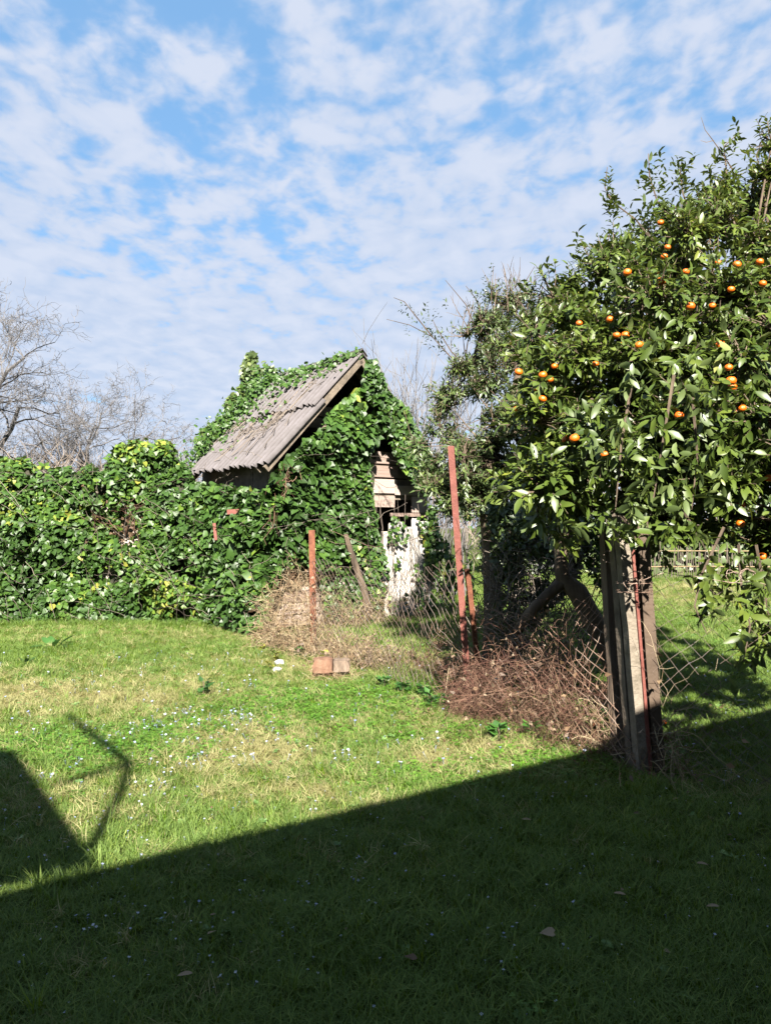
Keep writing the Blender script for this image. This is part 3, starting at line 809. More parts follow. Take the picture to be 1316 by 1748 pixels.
def plank(w, z0, z1, wd, mat, name='plank', off=WI, lean=0.0, tint=.5, th=.025):
    """vertical board on the front wall; ragged ends"""
    mb = MB(); n = 6
    zs = np.linspace(z0, z1, n); V = []
    for i, z in enumerate(zs):
        dw = lean * (z - z0) + .006 * math.sin(z * 5 + w * 30)
        hw = wd / 2 * (1 + .05 * math.sin(z * 7 + w * 11))
        for sx, so in ((-1, 0), (1, 0), (1, 1), (-1, 1)):
            zz_ = z + (rng.uniform(-.03, .03) if i in (0, n - 1) else 0)
            V.append(gable(w + dw + sx * hw, zz_, off - th + so * th))
    F = []
    for i in range(n - 1):
        for k_ in range(4):
            a = i * 4 + k_; b_ = i * 4 + (k_ + 1) % 4
            F.append([a, b_, b_ + 4, a + 4])
    F += [[3, 2, 1, 0], [4 * n - 4, 4 * n - 3, 4 * n - 2, 4 * n - 1]]
    mb.add(V, [F], tint)
    return mb.build(name, mat, shed)
def hplank(w0, w1, z, wd, mat, name='plank', off=WI, tilt=0.0, tint=.5, th=.028):
    a = gable(w0, z, off - th / 2); b_ = gable(w1, z + tilt, off - th / 2)
    d = norm(b_ - a); up = norm(np.cross(np.cross(d, UP) * -1, d) * -1)
    up = norm(UP - (UP @ d) * d)
    mb = MB(); mb.box(frame((a + b_) / 2, d, np.cross(up, d), up), (np.linalg.norm(b_ - a), th, wd), tint, .004)
    return mb.build(name, mat, shed)
W_ = lambda px, py: ray_gable(px, py)
# horizontal boards left and above the door
for (xa, xb, ya, yb, t) in ((628, 676, 771, 792, .35), (630, 677, 795, 815, .25), (622, 676, 818, 843, .8), (600, 672, 846, 866, .5)):
    wa, za = W_(xa, (ya + yb) / 2); wb, _ = W_(xb, (ya + yb) / 2)
    _, z1 = W_((xa + xb) / 2, ya); _, z0 = W_((xa + xb) / 2, yb)
    hplank(wa, wb, (z0 + z1) / 2, (z1 - z0) * .96, M['plankh'], 'plank', WI, rng.uniform(-.01, .01), t)
for (xa, xb, ya, yb, t, o) in ((672, 727, 830, 846, .75, WI - .03), (700, 726, 848, 876, .6, WI - .03), (664, 728, 876, 882, .2, WI - .02)):
    wa, _ = W_(xa, (ya + yb) / 2); wb, _ = W_(xb, (ya + yb) / 2)
    _, z1 = W_((xa + xb) / 2, ya); _, z0 = W_((xa + xb) / 2, yb)
    hplank(wa, wb, (z0 + z1) / 2, (z1 - z0) * .96, M['plankh'], 'plank', o, rng.uniform(-.006, .006), t)
# left wall boards (horizontal), mostly under ivy
zrow = .1
r_ = random.Random(3)
while zrow < 2.25:
    wmax = 1.88
    hplank(.36, wmax, zrow, .155, M['plankh'], 'plank', WI + .02, r_.uniform(-.02, .02), r_.uniform(.1, .9)); zrow += .175
# door: light vertical planks
for (xc, wpx, yt, yb, lean, t) in ((668, 13, 893, 1060, -.02, .75), (681, 14, 890, 1062, -.015, .95), (694, 14, 898, 1063, .01, .8), (706, 13, 886, 1064, 0, .9), (718, 14, 890, 1050, .01, .98), (654, 11, 905, 1056, -.02, .6), (642, 12, 985, 1052, 0, .35), (628, 14, 1000, 1052, .02, .7), (615, 9, 1010, 1050, -.02, .8), (644, 9, 925, 965, 0, .8)):
    w, z1 = W_(xc, yt); _, z0 = W_(xc, yb); wa, _ = W_(xc - wpx / 2, yt); wb, _ = W_(xc + wpx / 2, yt)
    plank(w, max(z0, .02), z1, (wb - wa) * .96, M['plank'] if t > .5 else M['plankh'], 'plank', WI - .03 - rng.uniform(0, .012), lean * .5, t)
for (xc, wpx, yt, yb, t) in ((732, 9, 895, 1062, .9), (743, 12, 880, 1060, .6), (756, 13, 870, 1058, .85), (770, 13, 880, 1062, .95), (783, 12, 900, 1064, .8), (796, 12, 880, 1060, .6)):
    w, z1 = W_(xc, yt); _, z0 = W_(xc, yb); wa, _ = W_(xc - wpx / 2, yt); wb, _ = W_(xc + wpx / 2, yt)
    if w < WTOT - .1:
        plank(w, max(z0, .02), min(z1, ZEV - .1), (wb - wa) * .96, M['plank'], 'plank', WI - .01 - rng.uniform(0, .01), rng.uniform(-.01, .01), t)
# right part upper boards + sides + back
zrow = 1.85
while zrow < 3.9:
    wl_ = max(2.0 if zrow < 2.9 else .35, (zrow - ZEV) / SLOPE + .2); wr = min(WTOT - .25, WAP + (ZAP - zrow) / SLOPE - .2)
    if zrow > 1.95 and wl_ < wr and not (2.6 < zrow < 3.05) and zrow < 3.3:
        hplank(wl_, wr, zrow, .16, M['darkwood'], 'plank', WI + .03, r_.uniform(-.015, .015), r_.uniform(.1, .8))
    zrow += .18
for i in range(16):
    o = WI + .1 + i * .152
    for w in (.30, WTOT - .28):
        mb = MB(); mb.box(frame(gable(w, 1.26, o), e_, g_, UP), (.145, .025, 2.52), .4, .004); mb.build('plank', M['darkwood'], shed)
for i in range(20):
    w = .4 + i * .15
    h_ = ZEV + SLOPE * min(w, WTOT - w) - .12
    mb = MB(); mb.box(frame(gable(w, h_ / 2, LEN - .18), g_, e_, UP), (.146, .025, h_), .4, .004); mb.build('plank', M['darkwood'], shed)
# rusty brackets showing through the ivy
for (pa, pb, wd) in (((388, 874), (426, 872), .07), ((366, 893), (369, 922), .045)):
    D = float(ivyD(*pa)) - .16
    a, b_ = P(*pa, D), P(*pb, D - .02)
    d = norm(b_ - a); y_ = norm(np.cross(d, UP if abs(d[2]) < .8 else np.array([1, 0, 0]))); 
    mb = MB(); mb.box(frame((a + b_) / 2, d, y_, np.cross(d, y_)), (np.linalg.norm(b_ - a), .012, wd)); mb.build('bracket', M['rustpink'], shed)

# small-leaved ivy on the door side and right rake, trailing vines on the roof
def climb(poly, n, D0, smin, smax, parent, tl=.4, th=.2, dens=None, mat=None, kind='ivy', nparts=0, name='foliage', thick=.12):
    px, py = sample_poly(poly, n, dens)
    D = (D0(px, py) if callable(D0) else D0) - rng.random(len(px)) ** 2 * thick * 1.5
    p0 = P(px, py, D)
    nor = np.array([.15, -.75, .5]) + .55 * rnd(len(px))
    tip = np.array([0, 0, -.7]) + .7 * rnd(len(px))
    t = np.clip(tl + th * rng.normal(size=len(px)) + .5 * (fbm(px / 30, py / 30, 0, 7) - .5), 0, 1)
    return leaves(kind, p0, leafset(p0, tip, nor), rng.uniform(smin, smax, len(px)), t, mat or M['ivy'], parent, nparts, name)
doorivy = empty('door_ivy', gable(2.6, 0, .1), 'thin small-leaved ivy straggling over the pale planks of the shed door', 'ivy')
holes2 = lambda x, y: np.clip(1.1 - .95 * np.exp(-(((x - 668) / 16) ** 2 + ((y - 745) / 26) ** 2) ** 2) - .95 * np.exp(-(((x - 655) / 20) ** 2 + ((y - 810) / 42) ** 2) ** 2) - .95 * np.exp(-(((x - 635) / 22) ** 2 + ((y - 700) / 16) ** 2) ** 2), 0, 1) * np.clip(.3 + 1.6 * (fbm(x / 22, y / 22, 0, 72, 2) - .3), .05, 1)
climb([(628, 612), (642, 614), (652, 640), (662, 668), (698, 700), (722, 750), (742, 795), (752, 830), (726, 845), (700, 815), (684, 795), (664, 750), (642, 690), (618, 668)], 3300, lambda x, y: Dgable(x, -.02), .055, .095, shedivy, .42, .2, holes2)
stringy = lambda x, y: (fbm(x / 9, y / 45, 0, 73, 2) > .52) * 1.0
climb([(650, 880), (735, 880), (742, 1062), (650, 1062)], 330, lambda x, y: Dgable(x, .16), .05, .085, doorivy, .5, .25, lambda x, y: stringy(x, y) * np.where(np.abs(x - 690) < 28, .4, 1))
climb([(728, 850), (800, 840), (810, 1065), (725, 1065)], 950, lambda x, y: Dgable(x, .16), .05, .09, doorivy, .5, .25, lambda x, y: np.clip(3.2 * (fbm(x / 14, y / 30, 0, 74, 2) - .44), .01, 1))
climb([(540, 935), (650, 915), (665, 985), (640, 1060), (560, 1062)], 1500, lambda x, y: Dgable(x, .0), .05, .09, doorivy, .45, .25, lambda x, y: np.clip(.2 + 1.6 * (fbm(x / 20, y / 20, 0, 75, 2) - .3), .05, 1))
mb = MB()
for _ in range(60):
    x0 = random.uniform(620, 800); y0 = random.uniform(1000, 1062); y1 = random.uniform(840, 960)
    t = np.linspace(0, 1, 8); xx = x0 + np.cumsum(rng.normal(0, 3, 8)); yy = y0 + (y1 - y0) * t
    mb.tubes(P(xx, yy, Dgable(xx, .14) - .01)[None], .004, 3, random.random())
tag(mb.build('stem', M['twig'], doorivy), kind='stuff')
# big leaning stem in front of the wall
mb = MB()
xx = np.array([590, 600, 610, 622, 630]); yy = np.array([912, 945, 975, 1010, 1050])
mb.tubes(P(xx, yy, Dgable(xx, -.12))[None], np.array([[.035, .05, .055, .06, .06]]), 7, .5)
mb.build('stem', M['bark'], doorivy)

# ivy on the roof and behind it
roofivy = empty('roof_ivy', gable(WAP * .7, 0, LEN), 'ivy spilling over the ridge and far edge of the corrugated roof', 'ivy')
ps = []; ns = []
for w, o, n_, sw, so in ((1.62, 1.9, 650, .12, .7), (1.2, 2.6, 700, .4, .14), (.6, 2.75, 480, .45, .10), (1.3, 2.0, 330, .35, .35), (1.70, .6, 260, .05, .4), (.9, 1.9, 60, .5, .5), (1.45, 1.2, 160, .15, .5)):
    w_ = rng.normal(w, sw, n_); o_ = rng.normal(o, so, n_)
    o_ = np.clip(o_, .03 + .0 * o_, 3.1); w_ = np.clip(w_, .02, WAP + .12)
    lift = np.abs(rng.normal(.05, .05, n_)) * np.where(o_ > 2.3, 2.4, 1)
    ps.append(np.array([gable(a, ZEV + SLOPE * min(a, 2 * WAP - a), b_) for a, b_ in zip(w_, o_)]) + norm(-g_ * SLOPE + UP) * lift[:, None])
ps = np.concatenate(ps)
nor = norm(-g_ * SLOPE + UP) * .7 + np.array([.3, -.5, .2]) + .6 * rnd(len(ps)); tip = -norm(g_ + UP * SLOPE) * .4 + .8 * rnd(len(ps))
leaves('ivy', ps, leafset(ps, tip, nor), rng.uniform(.04, .08, len(ps)), np.clip(.35 + .35 * rng.random(len(ps)), 0, 1), M['ivy'], roofivy, 0)
mb = MB()
for _ in range(150):
    w = random.uniform(.5, WAP); o = random.uniform(.6, LEN); t = np.linspace(0, 1, 7)
    a = random.uniform(0, 6.3); L = random.uniform(.2, .7)
    ww = np.clip(w + np.cos(a) * L * t + rng.normal(0, .02, 7), 0, WAP); oo = np.clip(o + np.sin(a) * L * t + rng.normal(0, .02, 7), 0, LEN)
    mb.tubes(np.array([gable(p_, ZEV + SLOPE * p_ + .075, q_) for p_, q_ in zip(ww, oo)])[None], .006, 3, random.random())
tag(mb.build('stem', M['twig'], roofivy), kind='stuff')

# ------------------------------------------------------------------ generic leafy sprays
def sprays(cent, u, nper, lsize, kind, twl=.16, spread=.75, droop=.25):
    """leaf sprays: cent (N,3) end points, u (N,3) growth directions"""
    N = len(cent)
    pos = []; tip = []; nor = []
    u = norm(u)
    ref = norm(np.cross(u, rnd(N))); ref2 = np.cross(u, ref)
    for k_ in range(nper):
        a = k_ * 2.4 + rng.uniform(-.4, .4, N)
        rad = ref * np.cos(a)[:, None] + ref2 * np.sin(a)[:, None]
        t = (k_ + .5) / nper
        pos.append(cent - u * (twl * (1 - t))[None] if False else cent - u * (twl * (1 - t)))
        d = norm(u * (.35 + .5 * t) + rad * spread + UP * (-droop) + .22 * rnd(N))
        tip.append(d)
        nor.append(norm(u * .6 - rad * .25 + UP * .75 + .35 * rnd(N)))
    return np.concatenate(pos), np.concatenate(tip), np.concatenate(nor)
def bez(a, b_, bend, K=6):
    t = np.linspace(0, 1, K)[:, None]
    m_ = (a + b_) / 2 + bend
    return (1 - t) ** 2 * a + 2 * t * (1 - t) * m_ + t ** 2 * b_

def citrus_tree(name, label, poly, Dc, hd, nclump, nspray, nper, lsize, mat, trunks, fork, rclump, nparts, extra=(), seed=1, gap=.0, tl=.45):
    root = empty(name, (trunks[0][0][0], trunks[0][0][1], 0), label, 'tree')
    cx_, cy_ = sample_poly(poly, nclump, lambda x, y: np.clip(edgedist(x, y, poly) / 30, .7, 1))
    ed = edgedist(cx_, cy_, poly)
    half = hd * np.sqrt(np.clip(ed / 150, .03, 1))
    D = Dc(cx_, cy_) + rng.uniform(-1, 1, nclump) * half
    cc_ = P(cx_, cy_, D)
    rc = rclump * rng.uniform(.7, 1.25, nclump)
    k_ = rng.integers(0, nclump, nspray)
    u = norm(rnd(nspray) + np.array([0, -.12, .42]))
    sp = cc_[k_] + u * (rc[k_] * rng.uniform(.35, 1.0, nspray) ** .6)[:, None]
    px, py, _ = proj(sp)
    keep = inpoly(px, py, poly) | (rng.random(nspray) < .34)
    keep &= sp[:, 2] > .45
    if gap: keep &= fbm(sp[:, 0] * 2.2, sp[:, 1] * 2.2, sp[:, 2] * 2.2, seed) > gap
    sp, u, k_ = sp[keep], u[keep], k_[keep]
    for e in extra:                           # explicit leafy shoots (polyline, n sprays)
        pts, n_, jit = e
        t = rng.random(n_) ** .8 * (len(pts) - 1); i = np.minimum(t.astype(int), len(pts) - 2); f = (t - i)[:, None]
        q_ = pts[i] * (1 - f) + pts[i + 1] * f + rng.normal(0, jit, (n_, 3))
        sp = np.concatenate([sp, q_]); u = np.concatenate([u, norm(norm(pts[i + 1] - pts[i]) * .7 + .6 * rnd(n_) + UP * .3)]); k_ = np.concatenate([k_, np.full(n_, -1)])
    pos, tip, nor = sprays(sp, u, nper, lsize, 'citrus')
    n = len(pos)
    s = lsize * rng.uniform(.5, 1.35, n) * np.interp(pos[:, 2], [1.5, 4.2], [1.02, .76])
    t = np.clip(tl + .55 * (fbm(pos[:, 0] * 1.8, pos[:, 1] * 1.8, pos[:, 2] * 1.8, seed + 3) - .5) + rng.normal(0, .15, n), 0, .96)
    crown = leaves('citrus' if nparts else 'lance', pos, leafset(pos, tip, nor), s, t, mat, root, nparts, 'crown')
    # wood
    mb = MB()
    for tr, r0, r1 in trunks_r(trunks):
        mb.tubes(tr[None], np.linspace(r0, r1, len(tr))[None] * (1 + .12 * rng.normal(size=len(tr))), 9, .5, True)
    mb.build('trunk', M['bark'], root, True)
    mb = MB()
    for i in range(nclump):
        f_ = fork[rng.integers(0, len(fork))] if len(fork) > 1 else fork[0]
        f_ = fork[np.argmin([np.linalg.norm(f - cc_[i]) for f in fork])]
        L = np.linalg.norm(cc_[i] - f_)
        c = bez(f_, cc_[i], UP * L * .12 + rng.normal(0, .07, 3) * L, 8)
        mb.tubes(c[None], np.linspace(.015, .004, 8)[None] * (.6 + .3 * L), 5, .5)
    mb.build('branch', M['bark'], root, True)
    mb = MB()
    ok = k_ >= 0
    a = cc_[k_[ok]]; b_ = sp[ok]
    tt = np.linspace(0, 1, 3)[None, :, None]
    mid_ = (a + b_) / 2 + rng.normal(0, .03, a.shape)
    pts = (1 - tt) ** 2 * a[:, None] + 2 * tt * (1 - tt) * mid_[:, None] + tt ** 2 * b_[:, None]
    mb.tubes(pts, np.array([[.006, .004, .002]]), 3, rng.random(len(a)))
    for e in extra:
        mb.tubes(e[0][None], np.linspace(.010, .003, len(e[0]))[None], 4, .4)
    tag(mb.build('twig', M['bark'], root), kind='stuff')
    return root, sp
def trunks_r(tr):
    for t in tr:
        yield np.array(t[:-2], float) if False else np.array(t[0:-1], float), t[-1][0], t[-1][1]

# ------------------------------------------------------------------ mandarin tree (front right)
polyM = [(1600, 110), (1560, 120), (1420, 215), (1330, 235), (1240, 255), (1185, 300), (1130, 320), (1085, 380), (1030, 420), (985, 455), (945, 500), (900, 550), (880, 640), (878, 720), (868, 800), (885, 870), (930, 925), (1000, 895), (1045, 870), (1100, 905), (1180, 915), (1240, 940), (1316, 975), (1450, 1000), (1600, 980)]
DM = lambda x, y: np.interp(y, [100, 300, 600, 900, 1000], [6.9, 6.6, 5.9, 5.15, 5.0])
S = lambda lst, D: np.array([P(a, b_, D) for a, b_ in lst])
gm = G(1088, 1205)
tm1 = [*(P(*q, 5.75) for q in ((1092, 1250), (1088, 1130), (1082, 1010), (1072, 900), (1090, 800), (1120, 700))), (.085, .05)]
tm2 = [*(P(*q, 6.4) for q in ((1075, 1215), (1035, 1105), (1015, 1065), (985, 1010), (960, 985), (957, 940), (975, 860))), (.085, .06)]
tm3 = [*(P(*q, 6.4) for q in ((972, 985), (940, 1010), (905, 1045), (880, 1080))), (.06, .035)]
extraM = [
    (S([(1120, 420), (1085, 375), (1045, 345), (1032, 320), (1036, 285)], 6.4), 16, .03),
    (S([(1150, 400), (1120, 340), (1108, 300), (1106, 262)], 6.4), 12, .05),
    (S([(1190, 400), (1165, 330), (1160, 290), (1165, 268)], 6.5), 18, .06),
    (S([(1250, 380), (1240, 300), (1235, 250), (1262, 225)], 6.6), 22, .08),
    (S([(1310, 380), (1300, 300), (1290, 265), (1300, 240)], 6.6), 16, .07),
    (S([(1060, 500), (1020, 460), (1000, 430), (990, 408)], 6.2), 12, .05),
    (S([(1040, 480), (1035, 430), (1040, 395)], 6.3), 9, .04),
    (S([(1000, 560), (965, 520), (960, 500)], 6.0), 9, .05),
    (S([(1235, 900), (1195, 985), (1185, 1035), (1205, 1080)], 4.55), 6, .04),
    (S([(1260, 930), (1265, 1000), (1280, 1070), (1268, 1130)], 4.55), 26, .10),
    (S([(1290, 930), (1305, 1010), (1312, 1060), (1290, 1120)], 4.7), 16, .09),
    (S([(1060, 880), (1080, 905), (1086, 925)], 4.35), 4, .03),
    (S([(1150, 640), (1130, 760), (1110, 880)], 4.3), 24, .13),
    (S([(1080, 640), (1060, 760), (1050, 870)], 4.35), 24, .13),
    (S([(1180, 660), (1190, 780), (1180, 870)], 4.35), 20, .13),
    (S([(1010, 680), (1000, 790), (1010, 880)], 4.6), 24, .13),
    (S([(1130, 560), (1090, 500), (1040, 450)], 6.0), 34, .13),
    (S([(1180, 520), (1140, 440), (1100, 390)], 6.1), 34, .13),
    (S([(935, 880), (965, 920), (975, 945)], 4.9), 7, .06),
    (S([(1165, 870), (1185, 905), (1205, 940)], 4.4), 7, .05),
]
mandarin_tree, spM = citrus_tree('mandarin_tree', 'big leafy mandarin tree dotted with ripe orange fruit behind the fence posts', polyM, DM, 1.2, 260, 10200, 9, .088, M['citrus'],
    [tm1, tm2, tm3], [P(1120, 700, 5.75), P(1075, 880, 5.75), P(975, 860, 6.3), P(1250, 700, 5.9)], .27, 300, extraM, 1, gap=.22, tl=.5)
# bare shoot at the top
mb = MB(); mb.tubes(S([(1250, 290), (1232, 262), (1215, 238), (1203, 222), (1196, 200)], 6.6)[None], np.linspace(.008, .002, 5)[None], 4, .4)
mb.tubes(S([(1218, 240), (1205, 243), (1195, 240)], 6.6)[None], np.linspace(.004, .0015, 3)[None], 3, .4)
mb.build('branch', M['bark'], mandarin_tree)
# fruit
def fruit_mesh(r=.0275):
    V = []; F4 = []; F3 = []; nu, nv = 14, 8
    V.append((0, 0, r * .80))
    for i in range(1, nv):
        th = PI * i / nv
        for j in range(nu):
            ph = 2 * PI * j / nu; rr = r * math.sin(th) * (1 + .02 * math.sin(ph * 5))
            V.append((rr * math.cos(ph), rr * math.sin(ph), r * .84 * math.cos(th) * (1 - .05 * (abs(math.cos(th)) > .9))))
    V.append((0, 0, -r * .80)); n = len(V)
    for j in range(nu): F3 += [(0, 1 + j, 1 + (j + 1) % nu), (n - 1, n - 1 - nu + (j + 1) % nu, n - 1 - nu + j)]
    for i in range(nv - 2):
        for j in range(nu):
            a = 1 + i * nu + j; b_ = 1 + i * nu + (j + 1) % nu
            F4.append((a, a + nu, b_ + nu, b_))
    o = mk('mandarin', V, [F4, F3], M['orange'], None, None, True, link=False)
    me = o.data; bpy.data.objects.remove(o); return me
FRUIT = fruit_mesh()
fr = [(1127, 380), (1139, 422), (1133, 438), (1170, 464), (1225, 448), (1257, 452), (1296, 447), (1301, 484), (1128, 480), (1247, 494), (1040, 545), (1066, 587), (1052, 572), (1090, 589), (1067, 572), (885, 635), (946, 625), (926, 640), (916, 662), (926, 681), (882, 698), (938, 648), (1016, 621), (1243, 627), (1247, 650), (1249, 661), (1178, 523), (1228, 588), (1158, 709), (1266, 697), (1256, 701), (966, 750), (980, 748), (1032, 776), (1312, 816), (1263, 862), (1263, 894), (1301, 950), (1215, 522), (988, 552), (1070, 465)]
inv = mandarin_tree.matrix_world.inverted()
alls = spM
spx, spy, spd = proj(alls)
for i, (a, b_) in enumerate(fr):
    near_ = np.hypot(spx - a, spy - b_) < 34
    D = (np.sort(spd[near_])[min(2, near_.sum() - 1)] if near_.sum() else 5.6)
    o = bpy.data.objects.new('mandarin', FRUIT); C.objects.link(o); o.parent = mandarin_tree
    sc_ = rng.uniform(.8, 1.15)
    pp = P(a, b_, max(4.3, D + rng.uniform(-.05, .13)))
    o.matrix_local = inv @ (Matrix.Translation(Vector(pp)) @ Matrix.Rotation(rng.uniform(0, 6), 4, 'Z') @ Matrix.Rotation(rng.uniform(-.5, .5), 4, 'X') @ Matrix.Scale(sc_, 4))
mname = ['on the dark soil between the two rightmost posts', 'in dry leaves left of the brown wooden post', 'under the rusty brambles', 'on the lit grass right of the posts']
for (a, b_), nme in zip([(1074, 1281), (1011, 1243), (915, 1236), (1133, 1238)], mname):
    g = G(a, b_)
    o = bpy.data.objects.new('fallen_mandarin', FRUIT); C.objects.link(o); o.location = (g[0], g[1], gz(g[0], g[1]) + .03); o.rotation_euler = (rng.uniform(0, 3), 0, 1); o.scale = (.9, .9, .8)
    tag(o, 'fallen orange mandarin lying ' + nme, 'mandarin', 'fallen mandarins')

# ------------------------------------------------------------------ second citrus tree (middle)
polyC = [(725, 735), (700, 705), (690, 745), (745, 690), (758, 640), (772, 590), (800, 545), (840, 505), (900, 500), (960, 520), (1000, 600), (1000, 930), (930, 950), (850, 925), (830, 880), (770, 880), (705, 850), (690, 780)]
DC = lambda x, y: np.interp(y, [450, 900], [9.3, 8.2])
extraC = [
    (S([(800, 640), (765, 605), (738, 575), (700, 555), (660, 545)], 9.6), 7, .10),
    (S([(800, 630), (770, 600), (745, 560), (738, 545)], 9.6), 18, .09),
    (S([(738, 575), (710, 540), (690, 515), (672, 508)], 9.6), 7, .05),
    (S([(850, 560), (838, 510), (842, 455)], 9.2), 20, .10),
    (S([(880, 540), (885, 500), (912, 455)], 9.2), 8, .08),
    (S([(820, 580), (795, 520), (760, 478)], 9.4), 3, .05),
    (S([(830, 560), (812, 510), (795, 488)], 9.4), 5, .05),
    (S([(720, 760), (700, 740), (690, 700)], 8.9), 14, .10),
]
tc1 = [*(P(*q, 8.3) for q in ((838, 1145), (842, 1050), (838, 950), (828, 850), (835, 770))), (.10, .085)]
tc2 = [*(P(*q, 8.3) for q in ((835, 780), (850, 760), (868, 735), (880, 690), (885, 620))), (.05, .03)]
ct, spC = citrus_tree('citrus_tree', 'sparser greyish citrus tree with bare shoots between the shed and the mandarin tree', polyC, DC, 1.0, 170, 8200, 7, .075, M['citrus_far'],
    [tc1, tc2], [P(868, 735, 8.3), P(835, 770, 8.3), P(800, 640, 9.3), P(900, 620, 8.6)], .25, 0, extraC, 5, gap=.40, tl=.5)
def bare_shoots(parent, origins, n, L, D, mat=M['twig'], r=.006, name='branch', spread=.35):
    mb = MB()
    for (a, b_) in origins:
        for _ in range(n):
            p0 = P(a + random.uniform(-14, 14), b_, D + random.uniform(-.4, .4))
            d = norm(np.array([random.gauss(0, spread), random.gauss(0, spread), 1]))
            l = L * random.uniform(.5, 1.2); K = 7; t = np.linspace(0, 1, K)[:, None]
            c = p0 + d * l * t + np.cumsum(rng.normal(0, .018 * l, (K, 3)), 0)
            mb.tubes(c[None], np.linspace(r, r * .3, K)[None], 3, random.random())
            for q_ in range(3):
                i = random.randint(2, K - 2); d2 = norm(d + .7 * rnd(1)[0])
                c2 = c[i] + d2 * l * .35 * np.linspace(0, 1, 4)[:, None] + np.cumsum(rng.normal(0, .01 * l, (4, 3)), 0)
                mb.tubes(c2[None], np.linspace(r * .5, r * .2, 4)[None], 3, random.random())
    return tag(mb.build(name, mat, parent), kind='stuff')
bare_shoots(ct, [(800, 570), (850, 530), (880, 530), (905, 540)], 4, .5, 9.3, M['bark'], .008)
fan = empty('bare_shrub', (.9, 15.5, 0), 'fan of thin bare grey shoots rising behind the shed roof beside the citrus tree', 'shrub')
bare_shoots(fan, [(655, 790), (680, 790), (705, 790), (730, 800), (755, 800), (780, 800)], 12, 2.3, 15.5, M['barkgrey'], .013, 'branch', .28)
bare_shoots(fan, [(690, 1010), (720, 1010), (750, 1010), (780, 1010)], 10, 3.2, 15.5, M['barkgrey'], .02, 'stem', .12)

# shaded ivy round the old trunks below the citrus
und = empty('shaded_ivy', (1.4, 7.2, 0), 'dark small-leaved ivy wrapped round old trunks in the shade right of the leaning post', 'ivy')
def blob_leaves(poly, n, Df, hd, smin, smax, parent, kind, mat, tl, seed, dens=None, nparts=0):
    px, py = sample_poly(poly, n, dens)
    half = hd * np.sqrt(np.clip(edgedist(px, py, poly) / 60, .05, 1))
    p0 = P(px, py, (Df(px, py) if callable(Df) else Df) - half * rng.uniform(.2, 1, n) * (.4 + 1.0 * fbm(px / 30, py / 30, 0, seed)))
    nor = np.array([.1, -.6, .6]) + .7 * rnd(n); tip = np.array([0, -.1, -.4]) + rnd(n)
    t = np.clip(tl + .2 * rng.normal(size=n), 0, 1)
    return leaves(kind, p0, leafset(p0, tip, nor), rng.uniform(smin, smax, n), t, mat, parent, nparts)
blob_leaves([(835, 850), (900, 860), (1000, 880), (1010, 940), (965, 1010), (925, 1050), (895, 1110), (850, 1150), (835, 1100), (850, 1000), (838, 930)], 6800, 7.5, .6, .04, .075, und, 'small', M['citrus_far'], .25, 3, lambda x, y: np.clip(3 * (fbm(x / 20, y / 20, 0, 99, 2) - .33), .03, 1))
blob_leaves([(990, 900), (1030, 890), (1040, 1000), (1020, 1010), (1000, 960)], 500, 7.4, .3, .04, .07, und, 'small', M['ivy'], .6, 4)
mb = MB()
for _ in range(420):
    a = random.uniform(825, 1000); b_ = random.uniform(930, 1150); K = 6
    c = P(a, b_, random.uniform(6.7, 7.5)) + np.cumsum(np.concatenate([np.zeros((1, 3)), rng.normal(0, .07, (K - 1, 3)) + np.array([0, 0, random.uniform(-.08, .08)])]), 0)
    mb.tubes(c[None], .004, 3, random.random())
tag(mb.build('stem', M['twig'], und), kind='stuff')
# rag caught on the trunk
mb = MB(); c = S([(860, 905), (864, 920), (861, 940), (865, 962)], 7.9)
mb.tubes(c[None], np.array([[.035, .05, .045, .012]]), 7, .5, True)
o = mb.build('hanging_rag', M['white'], None, True); tag(o, 'small whitish rag hanging in the dark ivy right of the rusty leaning post', 'rag')

